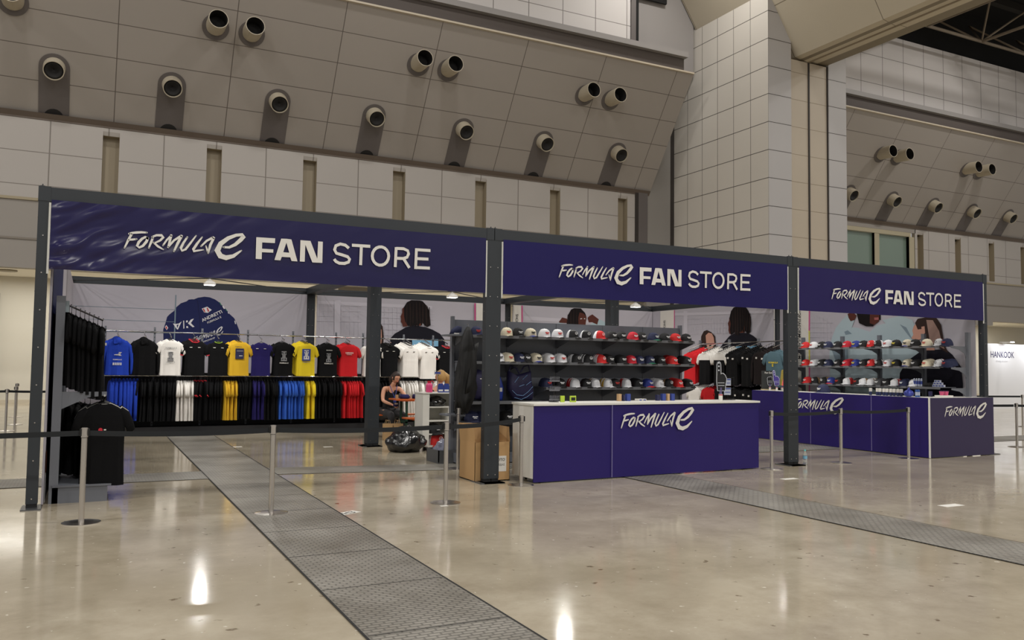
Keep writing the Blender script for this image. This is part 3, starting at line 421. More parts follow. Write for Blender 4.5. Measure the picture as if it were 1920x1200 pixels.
struct('trim_14', e, BLACKEDGE)
# paper floor stickers
STK = [(2.88, -1.42, .5, .26, .12, 'white paper floor sticker with black marks beside the wide steel trench cover'), (2.89, 5.68, 0, .16, .10, 'white floor sticker inside the booth nearest the trench cover'),
       (4.37, 5.16, 0, .16, .08, 'white floor sticker inside the booth left of the inner post'), (9.09, -1.17, 0, .25, .10, 'white floor sticker in front of the middle counter right end'),
       (9.15, -3.52, 0, .3, .12, 'white floor sticker beside the narrow trench cover at the right'), (3.93, -1.4, 0, .08, .05, 'tiny white paper scrap at a belt post base')]
for i, (x, y, r, w, h, lb) in enumerate(STK):
    mb = MB().box(-w / 2, w / 2, -h / 2, h / 2, 0, .002, m=0)
    if i == 0: mb.text('H3', ((-.07, -.05, .0025), (1, 0, 0), (0, 1, 0)), .13, m=1, off=.001)
    o = mb.build('floor_sticker', [WHITEV, BLACKR]); o.location = (x, y, .001); o.rotation_euler[2] = r; tag(o, lb, 'sticker', 'paper stickers on the floor')

# duct nozzles on the slanted cladding
SN = Vector((0, -(12.82 - 8.72), -(18.27 - 15.47))).normalized()      # outward normal of the slope
SD = Vector((0, 15.47 - 18.27, 12.82 - 8.72)).normalized()             # up the slope
NOZ = mat('nozzle_cream', S(186, 176, 156), .45); NIN = mat('nozzle_dark_inside', S(26, 24, 23), .8)  # near-black inside: shade of the deep tubes put into the colour
def nozzle_local(upper):
    th = thing('air_nozzle', 'x', 'air duct nozzle')
    # frame: local x = world x, local y = out of the slope, local z = up the slope
    mb = MB(); 
    if upper: mb.lathe([(.39, .005), (.39, .02), (.2, .02)], seg=28, ax='y'); mb.build('mounting_ring', MGREY, th)
    else:
        pts = [(.40 * math.cos(t), .40 * math.sin(t)) for t in [PI * i / 16 for i in range(17)]] + [(-.40, -1.40), (.40, -1.40)]
        mb.prism([(a, c) for a, c in pts], ((0, .004, 0), (-1, 0, 0), (0, 0, 1)), .012); mb.build('backing_strip', MGREY, th)
        MB().lathe([(.26, 0), (.26, .03), (.15, .03)], (0, .0, -1.50), 20, ax='y').build('lower_cap', NIN, th)
    # the tube points out and down (lower) or out and up-right (upper)
    d = Vector((0.0, .826, .60)) if upper else Vector((0.0, .95, .05)); d.normalize(); L = .66 if upper else .40; r = .28 if upper else .275
    def ring(c, rad):
        u = Vector((1, 0, 0)); u = (u - d * u.dot(d)).normalized(); w = d.cross(u); return [c + (u * math.cos(2 * PI * k / 28) + w * math.sin(2 * PI * k / 28)) * rad for k in range(28)]
    o0 = Vector((0, -.08, 0))
    if upper: MB().rings([ring(o0, r), ring(d * L, r), ring(d * L, r - .02)], cap=False).build('tube', NOZ, th, smooth=False); MB().rings([ring(d * (L - .002), r - .02), ring(d * .22, r - .04), ring(d * .218, .01)], cap=False).build('dark_throat', NIN, th)
    else:
        MB().rings([ring(o0, r + .02), ring(d * L, r), ring(d * L, r - .02), ring(d * (L - .05), r - .025)], cap=False).build('tube', NOZ, th)
        MB().rings([ring(d * (L - .05), r - .02), ring(d * (L - .05), r - .055), ring(d * (L - .02), r - .06), ring(d * (L - .02), r - .08), ring(d * (L - .15), .01)], cap=False).build('inner_cone', NIN, th)
    return th
def slope_at(x, z):
    t = (z - 8.72) / (12.82 - 8.72); return Vector((x, YW + (15.47 - YW) * t, z)) + SN * .004
def place_nozzle(src, first, x, z, lb, grp):
    r = src if first else dup(src, (0, 0, 0), lb)
    r['label'] = lb; r['group'] = grp
    m = Matrix.Identity(4); m.col[0] = (1, 0, 0, 0); m.col[1] = (*SN, 0); m.col[2] = (*SD, 0); m.col[3] = (*slope_at(x, z), 1)
    # keep a right-handed frame: x x y = z
    r.matrix_world = Matrix(((-1 if Vector((1, 0, 0)).cross(SN).dot(SD) < 0 else 1, SN.x, SD.x, m[0][3]), (0, SN.y, SD.y, m[1][3]), (0, SN.z, SD.z, m[2][3]), (0, 0, 0, 1)))
low = nozzle_local(False); upn = nozzle_local(True)
LOWX = [(-3.9, 'cut by the left edge'), (-0.71, ''), (2.45, ''), (5.63, ''), (8.85, ''), (12.15, ''), (15.43, ''), (18.75, '')]
for i, x in enumerate([-0.71, 2.45, 5.63, 8.85, 12.15, 15.43, 18.75]):
    place_nozzle(low, i == 0, x, 9.93, 'round cream air nozzle above a grey strip, %s from the left in the lower row' % ordn(i), 'lower air nozzles on the slanted wall')
for i, x in enumerate([28.9, 31.74, 34.66, 37.64, 40.62, 43.59]):
    place_nozzle(low, False, x, 9.72, 'round air nozzle above a grey strip right of the pillar, %s from the pillar' % ordn(i), 'lower air nozzles right of the pillar')
for i, x in enumerate([-1.73, 3.53, 4.58, 10.0, 11.09, 16.55, 17.71]):
    place_nozzle(upn, i == 0, x, 11.55 if i else 11.3, 'open cream air duct pipe, %s from the left in the upper paired row' % ordn(i), 'upper paired air ducts on the slanted wall')
for i, x in enumerate([32.58, 33.69, 38.62, 39.65]):
    place_nozzle(upn, False, x, 11.38, 'open air duct pipe of the pairs right of the pillar, %s from the pillar' % ordn(i), 'upper paired air ducts right of the pillar')

# far exhibition stand at the right
HX0, HX1, HY = 33.1, 40.0, 11.6
t = thing('exhibition_stand_wall', 'bright white exhibition wall with dark sponsor lettering at the far right', 'stand wall', (HX0, HY, 0))
MB().box(32.3, HX1, HY, HY + .1, 0, 2.62).build('panel', mat('white_lit_panel', S(228, 228, 230), .5), t, world=True)
mb = MB().text('HANKOOK', XZ(32.86, HY, 2.06), .36, off=.005, bold=.008, sx=.83, m=0); mb.text('driving emotion', XZ(33.2, HY, 1.88), .12, off=.005, m=1)
mb.build('lettering', [mat('indigo_print', S(52, 46, 92), .5), mat('pale_grey_print', S(190, 190, 192), .5)], t, world=True)
for i, x in enumerate((33.6, 35.3, 37.0)):
    sp = MB().box(x - .12, x + .12, HY - .45, HY + .02, 2.66, 2.7).tube([(x, HY + .05, 2.6), (x, HY - .2, 2.68)], .02).build('spotlight', [WHITEV], t, world=True)
    area('spotlight_lamp', (x, HY - .5, 2.72), .25, 22, (.96, .97, 1), rot=(math.radians(25), 0, 0))

# ---------------------------------------------------------------- booth frames
BX = [0.0, 5.146, 10.358, 15.163]; BY = [0.0, 5.10, 10.20]; BH = 3.265; D = 0.105
side = ['left', 'middle', 'right']
for j in range(2):
    for i in range(3):
        x0, x1, y0, y1 = BX[i], BX[i + 1], BY[j], BY[j + 1]; cx, cy = (x0 + x1) / 2, (y0 + y1) / 2
        t = thing('booth_frame', 'dark grey steel box frame of the booth, %s bay of the %s row' % (side[i], 'front' if j == 0 else 'back'), 'booth frame', (cx, cy, 0), 0, 'six steel box frames of the fan store')
        for px, py in ((x0, y0), (x1 - D, y0), (x1 - D, y1 - D), (x0, y1 - D)):
            mb = MB().box(px, px + D, py, py + D, 0.05, BH - .15)
            mb.box(px - .004, px + D + .004, py - .004, py + D + .004, BH - .15, BH)
            mb.box(px + .004, px + D - .004, py + .004, py + D - .004, 0.012, 0.05, m=1)
            for z in [.1 + .38 * k for k in range(8)]: mb.lathe([(.007, 0), (.007, -.004)], (px + D * .5, py - .0, z), 6, m=2, ax='y')
            for z in [.29 + .38 * k for k in range(8)]: mb.lathe([(.006, 0), (.006, -.004)], (px, py + D * .5, z), 6, m=2, ax='x')
            mb.build('post', [STEEL, BLACKR, BRUSH], t, world=True)
            MB().box(px + D / 2 - (.24 if px == x0 and i else .09), px + D / 2 + (.09 if px == x0 else .2), py + D / 2 - .16, py + D / 2 + .16, 0.0, .012).build('base_plate', mat('worn_plate_steel', S(110, 112, 114), .35, .8), t, world=True)
        for a in (y0, y1 - D):
            MB().box(x0 + D, x1 - D, a, a + D, BH - .15, BH - .005).build('top_beam', STEEL, t, world=True)
        for a in (x0, x1 - D):
            MB().box(a, a + D, y0 + D, y1 - D, BH - .15, BH - .005).build('top_beam', STEEL, t, world=True)
        mb = MB()
        for a, b in (((x0 + D, y0 + D), (x1 - D, y1 - D)), ((x1 - D, y0 + D), (x0 + D, y1 - D))): mb.tube([(*a, BH - .1), (cx, cy, BH - .13), (*b, BH - .1)], .011, 6)
        mb.build('cross_rod', mat('dark_rod', S(40, 40, 40), .5), t, world=True)
        MB().tube([(x0 + D, y1 - D - .05, BH - .19), (x1 - D, y1 - D - .05, BH - .19)], .012, 6).build('conduit', mat('grey_conduit', S(150, 146, 138), .35, .6), t, world=True)
        mb = MB()
        for px in (x0 + .03, x1 - .03): mb.box(px - .02, px + .02, y0 + .03, y0 + .07, BH, BH + .012).tube([(px, y0 + .05, BH + .01), (px, y0 + .05, BH + .03)], .006, 6)
        mb.build('lifting_lug', STEEL, t, world=True)
# booth lamps, hung where the rods cross
LGLOW = mat('lamp_lens', (1, .98, .92), .3, emit=5)
for j in range(2):
    for i in range(3):
        cx, cy = (BX[i] + BX[i + 1]) / 2, (BY[j] + BY[j + 1]) / 2; z = BH - .14
        t = thing('ceiling_lamp', 'white floodlight hung where the roof rods cross, %s bay of the %s row' % (side[i], 'front' if j == 0 else 'back'), 'lamp', (cx, cy, z), 0, 'floodlights under the booth roof')
        MB().tube([(0, 0, 0), (0, 0, -.05)], .03, 10).box(-.05, .05, -.03, .03, -.05, -.02).build('bracket', WHITEV, t)
        MB().rings([[(x * s_, y * s_, zz) for x, y in ((-.1, -.08), (.1, -.08), (.1, .08), (-.1, .08))] for s_, zz in ((.7, -.05), (1.0, -.08), (1.1, -.12))]).build('housing', WHITEV, t)
        MB().box(-.095, .095, -.075, .075, -.128, -.1205).build('lens', LGLOW, t)
        area('booth_lamp_light', (0, 0, -.14), .13, 28 if j else 18, (1, .98, .93), parent=t, shape='SQUARE')

# ---------------------------------------------------------------- fascia banners
def banner(i, x0, x1, z0, z1, lx, lz, lk, wr, lb):
    t = thing('store_banner', lb, 'banner', ((x0 + x1) / 2, 0, z0), 0, 'navy fascia banners of the fan store')
    nx, nz = (170, 60) if wr > .5 else (80, 20); vs, fs = [], []
    for b in range(nz + 1):
        for a in range(nx + 1):
            x = x0 + (x1 - x0) * a / nx; z = z0 + (z1 - z0) * b / nz; u, v = (x - x0), (z - z0)
            d = 0.0
            if wr > .5:
                fall = math.exp(-u / .95); p = Vector(((u * .88 + v * .47) * 1.3, (v * .88 - u * .47) * 5.5 + .4 * noise.noise(Vector((u * 2, v * 2, 3))), 0))
                d += (noise.noise(p * 1.3) * .04 + noise.noise(p * 3.1) * .013) * fall * min(1, u / .1 + .2)
                d += .008 * math.sin(v * 26 + u * 1.4 + noise.noise(Vector((u * .8, 0, 0))) * 2) * math.exp(-u / 1.6) * max(0, 1 - v / .45)
            d += .003 * noise.noise(Vector((u * 1.2, v * 2, i))) + .0015 * math.sin(u * 13)
            vs.append((x, -.012 - d, z + .012 * math.sin(PI * u / (x1 - x0)) * 0 ))
    for b in range(nz):
        for a in range(nx): q = b * (nx + 1) + a; fs.append((q, q + 1, q + nx + 2, q + nx + 1))
    MB().add(vs, fs).build('fabric', mat('navy_banner_vinyl_%s' % side[i], [S(24, 19, 70), S(26, 20, 82), S(34, 26, 82)][i], .22 if i == 0 else .45, spec=.5 if i == 0 else .25), t, world=True, smooth=True, normals=False)
    mb = MB(); logo(mb, XZ(lx, -.028, lz), lk, 0, .002, True); mb.build('lettering', WHITEV, t, world=True)
    for x in (x0 - .012, x1 + .012): MB().tube([(x, -.006, z0 - .05), (x, -.006, z1 - .03)], .011, 8).build('edge_rod', mat('rod_white', S(205, 205, 198), .4), t, world=True)
banner(0, .118, 5.02, 2.42, 3.13, .808, 2.675, 1.0, 1.0, 'wrinkled navy banner reading FORMULA E FAN STORE above the left bay')
banner(1, 5.27, 10.235, 2.42, 3.13, 6.10, 2.68, (9.47 - 6.10) / 3.455, 0.0, 'smooth navy banner reading FORMULA E FAN STORE above the middle counter')
banner(2, 10.48, 15.04, 2.42, 3.125, 11.18, 2.63, (14.4 - 11.18) / 3.455, 0.0, 'navy banner reading FORMULA E FAN STORE above the right bay')

# ---------------------------------------------------------------- printed walls
PC = {'navy': S(32, 38, 80), 'seam': S(26, 28, 58), 'white': S(214, 212, 214), 'redp': S(176, 60, 66), 'greenp': S(60, 120, 100), 'pale': S(188, 184, 192), 'shirt': S(24, 23, 32),
      'skin': S(104, 58, 44), 'skin2': S(84, 46, 38), 'skin3': S(190, 142, 124), 'hair': S(22, 17, 18), 'hair2': S(52, 38, 34), 'hair3': S(150, 122, 112), 'magenta': S(190, 84, 132), 'cream': S(214, 210, 202),
      'tag': S(128, 176, 206), 'sleeve': S(160, 178, 184), 'hoodie': S(164, 180, 186), 'hfold': S(120, 136, 146), 'yellow': S(200, 190, 80), 'lip': S(156, 92, 92), 'strand': S(38, 28, 26)}
PM = {k: mat('print_' + k, v, .7, spec=.15) for k, v in PC.items()}
KEYS = list(PC)
FAB = mat('print_fabric_grey', S(172, 168, 176), .7, noise_amt=.05, noise_scale=.9, bump=.25, bump_scale=2.5)
def clip2(poly, a0, a1, z0, z1):
    def cut(P, ax, val, sgn):
        o = []
        for i in range(len(P)):
            A, B = P[i], P[(i + 1) % len(P)]; da, db = (A[ax] - val) * sgn, (B[ax] - val) * sgn
            if da >= 0: o.append(A)
            if da * db < 0: t = da / (da - db); o.append([A[0] + (B[0] - A[0]) * t, A[1] + (B[1] - A[1]) * t])
        return o
    for ax, v, s_ in ((0, a0, 1), (0, a1, -1), (1, z0, 1), (1, z1, -1)):
        if len(poly) > 2: poly = cut(poly, ax, v, s_)
    return poly
def mural(name, lb, plane, val, a0, a1, z0, z1, arts, extra=None):
    c = (a0 + a1) / 2; t = thing(name, lb, 'printed wall', (c, val, z0) if plane == 'y' else (val, c, z0), 0, 'printed fabric walls of the booth')
    mb = MB()
    if plane == 'y': mb.box(a0, a1, val, val + .02, z0, z1)
    else: mb.box(val, val + .02, a0, a1, z0, z1) if val > 5 else mb.box(val - .02, val, a0, a1, z0, z1)
    mb.build('fabric', FAB, t, world=True)
    pm = MB(); k = 0
    for a in arts:
        for cname, poly in ART.get(a, []):
            P = clip2(poly, a0 + .01, a1 - .01, z0 + .01, z1 - .01); k += 1
            if len(P) < 3: continue
            off = .003 + k * .0006
            if plane == 'y': pm.add([(p[0], val - off, p[1]) for p in P], [tuple(range(len(P)))], KEYS.index(cname))
            else: pm.add([(val - off, p[0], p[1]) for p in P], [tuple(range(len(P)))], KEYS.index(cname))
    if extra: extra(pm, .003 + k * .0006 + .001)
    if pm.v: pm.build('print', [PM[q] for q in KEYS], t, world=True, normals=False)
    return t
W_ = KEYS.index('white'); H_ = KEYS.index('shirt')
def cap_text(mb, off):
    def at(x, z, txt, size, ang, bold=.01):
        c, s_ = math.cos(ang), math.sin(ang); mb.text(txt, ((x, 9.98 - off, z), (c, 0, s_), (-s_, 0, c)), size, m=W_, off=.001, bold=bold)
    at(2.725, 2.375, 'ANDRETTI', .10, .49, .02); at(2.83, 2.335, 'FORMULA E', .062, .47)
    logo(mb, ((2.56, 9.98 - off, 1.91), (.93, 0, .36), (-.36, 0, .93)), .56, W_, .001)
    at(2.66, 1.87, 'CHAMPIONSHIP', .052, .4, 0)
    for z in (2.62, 2.35, 2.1): mb.quad((.15, 9.975, z), (2.14, 9.975, z), (2.14, 9.975, z + .008), (.15, 9.975, z + .008), m=KEYS.index('hfold'))
    mb.quad((2.14, 9.974, .3), (2.165, 9.974, .3), (2.165, 9.974, 2.95), (2.14, 9.974, 2.95), m=KEYS.index('hfold'))
mural('printed_wall', 'printed grey fabric wall with a huge navy team cap above the left clothes rail', 'y', 9.98, .12, 5.03, .3, 3.1, ['cap'], cap_text)
mural('printed_wall', 'printed fabric wall of a person with locs seen from behind, left of the cap rack', 'y', 9.98, 5.27, 10.24, .3, 3.1, ['mural2'])
def shop3(mb, off): mb.text('SHOP.FIAFORMULAE.COM', ((10.55, 9.98 - off, 2.86), (0, 0, -1), (1, 0, 0)), .105, m=H_, off=.001, bold=.008, sx=.95)
mural('printed_wall', 'printed fabric wall with a vertical SHOP address and a face between raised fists', 'y', 9.98, 10.47, 15.0, .3, 3.1, ['mural3'], shop3)
def shop4(mb, off): mb.text('SHOP.FIAFORMULAE.COM', ((15.0 - off, 9.42, 2.82), (0, 0, -1), (0, -1, 0)), .12, m=H_, off=.001, bold=.008, sx=.9)
mural('printed_wall', 'printed side wall with two faces and a black shirt above the right clothes rail', 'x', 15.0, 5.2, 9.96, .3, 3.1, ['mural4'], shop4)
def shop5(mb, off): mb.text('SHOP.FIAFORMULAE.COM', ((15.0 - off, 4.40, 2.92), (0, 0, -1), (0, -1, 0)), .12, m=H_, off=.001, bold=.008, sx=.85)
mural('printed_wall', 'printed side wall of a pale hoodie and black shirt behind the right cap rack', 'x', 15.0, .13, 4.98, .3, 3.1, ['mural5'], shop5)
def leftp(mb, off):
    K = KEYS.index
    def q(y0, y1, z0, z1, c, o=0): mb.quad((.15 + off + o, y0, z0), (.15 + off + o, y1, z0), (.15 + off + o, y1, z1), (.15 + off + o, y0, z1), m=K(c))
    q(.25, 3.3, .9, 3.0, 'navy'); q(3.3, 4.9, .4, 3.0, 'pale', .001); q(.3, 4.9, .3, 1.25, 'hair', .0025); q(.2, .9, .33, .55, 'skin', .004); q(.2, .9, .02, .33, 'white', .002); q(.9, 4.9, .02, .3, 'hair', .0025)
mural('printed_wall', 'printed side wall in navy seen edge-on behind the front left post', 'x', .15, .13, 4.98, .02, 3.1, [], leftp)
mural('printed_wall', 'pale printed side wall of the back left bay seen edge-on', 'x', .15, 5.25, 9.95, .3, 3.1, [])

# ---------------------------------------------------------------- counters
def caster(mb, x, y, m=0):
    mb.tube([(x - .012, y, .03), (x + .012, y, .03)], .03, 12, m); mb.box(x - .016, x + .016, y - .02, y + .02, .04, .07, m)
t = thing('sales_counter', 'long navy front counter with white top and FORMULA E logo under the middle banner', 'counter', (7.5, -.05, 0))
a0, a1 = -.275, -.115
mb = MB(); L, R = (5.605, -.285), (9.52, -.13)
mb.prism([(0, .015), (3.918, .015), (3.918, .985), (0, .985)], ((*L, 0), (.99922, .0396, 0), (0, 0, 1)), -.018); mb.build('front_board', NAVYB, t, world=True)
u = Vector((R[0] - L[0], R[1] - L[1], 0)).normalized(); w = Vector((-u.y, u.x, 0))
Lv = Vector((*L, 0))
def loc_box(mb, a, b, c, d, z0, z1, m=0):
    P = [Lv + u * x + w * y for x, y in ((a, c), (b, c), (b, d), (a, d))]
    mb.add([(p.x, p.y, z) for z in (z0, z1) for p in P], [(0, 3, 2, 1), (4, 5, 6, 7), (0, 1, 5, 4), (1, 2, 6, 5), (2, 3, 7, 6), (3, 0, 4, 7)], m); return mb
loc_box(MB(), -.02, 3.93, -.02, .56, .985, 1.012).build('top', WHITEP, t, world=True)
loc_box(MB(), -.01, .02, .015, .54, .06, .985).build('side_panel', WHITEP, t, world=True); loc_box(MB(), 3.9, 3.918, .015, .54, .06, .985).build('side_panel', WHITEP, t, world=True)
for k in (.3, .62): loc_box(MB(), .03, 3.9, .03, .5, k, k + .02).build('inner_shelf', WHITEP, t, world=True)
for a, c in ((.15, .1), (.15, .45), (3.7, .1), (3.7, .45)):
    P = Lv + u * a + w * c; mb = MB(); caster(mb, P.x, P.y); mb.build('caster', [BLACKR], t, world=True)
mb = MB(); q = Lv + u * 1.20 - w * .0215; mb.quad(*(q + u * dx + Vector((0, 0, z)) for dx, z in ((0, .02), (.012, .02), (.012, .985), (0, .985)))); mb.build('seam', mat('board_seam', S(120, 114, 160), .5), t, world=True)
mb = MB(); q = Lv + u * 1.355 - w * .021; logo(mb, ((q.x, q.y, .665), tuple(u), (0, 0, 1)), 1.04, 0, .003); mb.build('logo', WHITEV, t, world=True)

t = thing('sales_counter', 'L-shaped navy corner counter with two FORMULA E logos under the right banner', 'counter', (14.0, 1.5, 0))
cx0, cy0 = 13.38, -.13
mb = MB().box(cx0, 15.1, cy0, cy0 + .018, .012, 1.03); mb.build('front_board', mat('navy_board_shade', S(44, 34, 72), .42), t, world=True)  # front board's navy is darkened and greyed to stand in for shade
MB().box(cx0 - .018, cx0, cy0, 4.15, .012, 1.03).build('side_board', NAVYB, t, world=True)
MB().box(cx0 - .02, cx0 + .004, cy0 - .004, cy0 + .016, .005, 1.03).build('corner_trim', WHITEP, t, world=True)
MB().box(cx0, 15.0, cy0 + .018, .42, 1.015, 1.03).box(cx0, 13.95, .42, 4.15, 1.015, 1.03).build('top', WHITEP, t, world=True)
MB().box(13.93, 13.95, .42, 4.13, .02, 1.01).box(13.95, 15.0, .40, .42, .02, 1.01).build('back_panel', WHITEP, t, world=True)
mb = MB(); 
for y in (1.05, 2.5): mb.box(cx0 - .0195, cx0 - .018, y, y + .012, .02, 1.02)
mb.build('seam', MATS['board_seam'], t, world=True)
mb = MB(); logo(mb, ((cx0 - .02, 2.96, .69), (0, -1, 0), (0, 0, 1)), 1.05, 0, .003); mb.build('logo', WHITEV, t, world=True)
mb = MB(); logo(mb, XZ(13.76, cy0 - .001, .70), .93, 0, .003); mb.build('logo', WHITEV, t, world=True)

# ---------------------------------------------------------------- belt barrier posts and belts
def barrier():
    t = thing('barrier_post', 'x', 'barrier post')
    MB().lathe([(.165, 0), (.165, .006), (.10, .016), (.04, .02), (.03, .02)], seg=36).build('base', BRUSH, t)
    MB().tube([(0, 0, .018), (0, 0, .78)], .025, 20).build('pole', BRUSH, t)
    MB().tube([(0, 0, .782), (0, 0, .868)], .03, 20).lathe([(.024, .868), (.024, .872)], seg=20).build('belt_head', BRUSH, t)
    MB().tube([(0, 0, .777), (0, 0, .783)], .0265, 20).build('neck_ring', BLACKR, t)
    MB().box(-.042, -.026, -.014, .014, .795, .86).build('belt_clip', BLACKR, t); MB().box(.026, .042, -.014, .014, .795, .86).build('belt_clip', BLACKR, t)
    return t
BP = [(.507, -.964, 'steel belt barrier post nearest the front left booth post'), (2.188, -1.126, 'steel barrier post standing at the edge of the wide trench cover'), (4.018, -1.22, 'steel barrier post in front of the cardboard box, left of the booth post'),
      (5.401, -.33, 'steel barrier post at the left end of the middle counter'), (5.304, 1.46, 'steel barrier post behind the cardboard box beside the cap rack'), (9.66, -.25, 'steel barrier post at the right end of the middle counter'),
      (11.347, -.04, 'steel barrier post with belts on both sides before the corner counter'), (13.0, .0, 'steel barrier post at the corner of the L-shaped counter'), (6.45, 7.3, 'steel barrier post beside the orange picnic table inside the booth'),
      (-1.0, 10.61, 'nearest of the barrier posts beyond the booth at the far left'), (-.97, 12.52, 'middle of the far barrier posts left of the booth'), (-1.14, 15.35, 'farthest barrier post left of the booth'),
      (17.09, .7, 'barrier post on the bright floor right of the corner counter'), (23.34, 4.45, 'farther barrier post at the right edge of the picture'), (-2.4, -1.0, 'barrier post outside the left edge holding the long belt')]
src = barrier()
for i, (x, y, lb) in enumerate(BP):
    if i == 14: continue
    r = src if i == 0 else dup(src, (x, y, 0), lb)
    r.location = (x, y, 0); r['label'] = lb; r['group'] = 'belt barrier posts'
def belt(a, b, lb, za=.82, zb=.82, sag=.02, h=.048):
    a, b = Vector(a), Vector(b); n_ = 14; d = (b - a); q = Vector((-d.y, d.x)).normalized() * .0012; o = []
    ln = d.length; a2 = a + d / ln * .044; b2 = b - d / ln * .044; rg = []
    for i in range(n_ + 1):
        s_ = i / n_; p = a2 + (b2 - a2) * s_; z = za + (zb - za) * s_ - sag * 4 * s_ * (1 - s_)
        rg.append([(p.x - q.x, p.y - q.y, z - h / 2), (p.x + q.x, p.y + q.y, z - h / 2), (p.x + q.x, p.y + q.y, z + h / 2), (p.x - q.x, p.y - q.y, z + h / 2)])
    c = a + d / 2; ob = MB().rings(rg).build('barrier_belt', BELT, loc=(c.x, c.y, .8)); tag(ob, lb, 'barrier belt', 'retractable black barrier belts')
belt((-3.2, -.75), (.507, -.964), 'black belt running from the first barrier post out of the left edge')
belt((.507, -.964), (2.188, -1.126), 'black belt between the first two barrier posts at the left')
belt((2.188, -1.126), (4.018, -1.22), 'black belt crossing in front of the paper bags')
belt((4.018, -1.22), (5.401, -.33), 'black belt crossing the cardboard box')
belt((9.66, -.25), (11.347, -.04), 'black belt crossing the right booth post')
belt((11.347, -.04), (13.0, .0), 'black belt crossing the side logo of the corner counter')
belt((-1.0, 10.61), (-4.6, 10.9), 'black belt beyond the booth at the far left edge')
belt((-.97, 12.52), (-1.14, 15.35), 'black belt running away between the far left posts')
belt((-1.0, 10.61), (.4, 11.3), 'black belt going behind the front left booth post')
belt((17.09, .7), (15.6, 2.2), 'black belt going behind the right booth edge')
belt((17.09, .7), (20.5, -.3), 'black belt leaving the picture at the right')
belt((23.34, 4.45), (18.6, 7.4), 'upper far black belt before the white stand wall')

# ---------------------------------------------------------------- caps
CC = {'navy': S(34, 40, 72), 'black': S(20, 20, 22), 'white': S(222, 222, 224), 'cream': S(222, 212, 186), 'red': S(206, 40, 40), 'blue': S(44, 58, 140), 'tan': S(160, 128, 88), 'yellow': S(206, 166, 62),
      'green': S(26, 110, 78), 'maroon': S(96, 26, 40), 'grey': S(72, 72, 74), 'crimson': S(190, 30, 48), 'darkgreen': S(24, 34, 32)}
CM = {k: mat('cap_cloth_' + k, v, .75, bump=.15, bump_scale=300) for k, v in CC.items()}
_caps = {}
def cap_template(front, rear, brim, mark):
    """crown (front panels, rear panels), curved brim, button and stitched mark; faces -Y, origin under the crown"""
    k = (front, rear, brim, mark)
    if k in _caps: return _caps[k], False
    t = thing('baseball_cap', 'x', 'cap'); mb = MB(); nu, nv = 20, 6; rg = []
    for j in range(nv + 1):
        a = j / nv * PI / 2; r = math.cos(a) ** .72; z = .118 * math.sin(a) ** .95
        rg.append([(.086 * r * math.sin(2 * PI * i / nu), -.098 * r * math.cos(2 * PI * i / nu) + .006, z + (.012 * math.cos(2 * PI * i / nu) if j in (2, 3) else 0)) for i in range(nu)])
    for j in range(nv):
        for i in range(nu):
            i2 = (i + 1) % nu; c = (i + .5) / nu; m = 0 if (c < .21 or c > .79) else 1
            if j < nv - 1: mb.add([rg[j][i], rg[j][i2], rg[j + 1][i2], rg[j + 1][i]], [(0, 1, 2, 3)], m)
            else: mb.add([rg[j][i], rg[j][i2], rg[j + 1][0]], [(0, 1, 2)], m)
    mb.build('crown', [CM[front], CM[rear]], t, smooth=True)
    bm_ = MB(); top, bot = [], []
    for j in range(5):
        f_ = j / 4
        row = []
        for i in range(11):
            s_ = i / 10 * 2 - 1; hw = .078 * (1 - .12 * f_ * f_); x = s_ * hw
            y = -.092 * math.sqrt(max(0, 1 - (s_ * .8) ** 2)) * (1 if f_ == 0 else 1) - f_ * (.088 * math.sqrt(max(0.02, 1 - abs(s_) ** 2.6)))
            row.append((x, y + .004, .012 - .022 * s_ * s_ - .012 * f_ + .002))
        top.append(row)
    for j in range(4):
        for i in range(10): a, b, c, d = top[j][i], top[j][i + 1], top[j + 1][i + 1], top[j + 1][i]; bm_.add([a, b, c, d], [(0, 1, 2, 3)]); bm_.add([(p[0], p[1], p[2] - .004) for p in (a, d, c, b)], [(0, 1, 2, 3)])
    bm_.build('brim', CM[brim], t, smooth=True, normals=False)
    MB().lathe([(.008, .116), (.006, .121), (.001, .122)], (0, .006, 0), 8).build('button', CM[front], t)
    if mark:
        m2 = MB(); fr = ((-.034, -.0945, .052), (1, 0, 0), (0, .18, .98)); P = mat('cap_mark_' + mark, {'w': S(225, 225, 225), 'k': S(24, 24, 30), 'r': S(196, 50, 40), 'y': S(220, 200, 60)}[mark], .5)
        if rear != front: m2.rings([[(.024 * math.cos(a) * q, -.0985 + .0012 * (q < 1), .066 + .022 * math.sin(a) * q) for a in [2 * PI * i / 14 for i in range(14)]] for q in (1, .72)], cap=False); m2.box(-.014, .014, -.0985, -.0975, .062, .069)
        else: m2.prism([(0, .004), (.034, 0), (.066, .006), (.066, .016), (.03, .012), (.004, .018)], fr, -.004); m2.prism([(.012, -.012), (.056, -.012), (.056, -.006), (.012, -.006)], fr, -.004)
        m2.build('stitched_mark', P, t)
    _caps[k] = t; return t, True
WORDS = {}
def put_cap(spec, x, y, z, rz, lb, grp, sc=1.0):
    t, new = cap_template(*spec)
    r = t if (new) else dup(t, (x, y, z), lb)
    r.location = (x, y, z); r.rotation_euler = (0, 0, rz); r['label'] = lb; r['group'] = grp; r.scale = (sc,) * 3
def describe(sp):
    f, r, b, m = sp; s_ = '%s cap' % f
    if r != f: s_ += ' with %s back' % r
    elif b != f: s_ += ' with %s brim' % b
    return s_.replace('darkgreen', 'dark green')
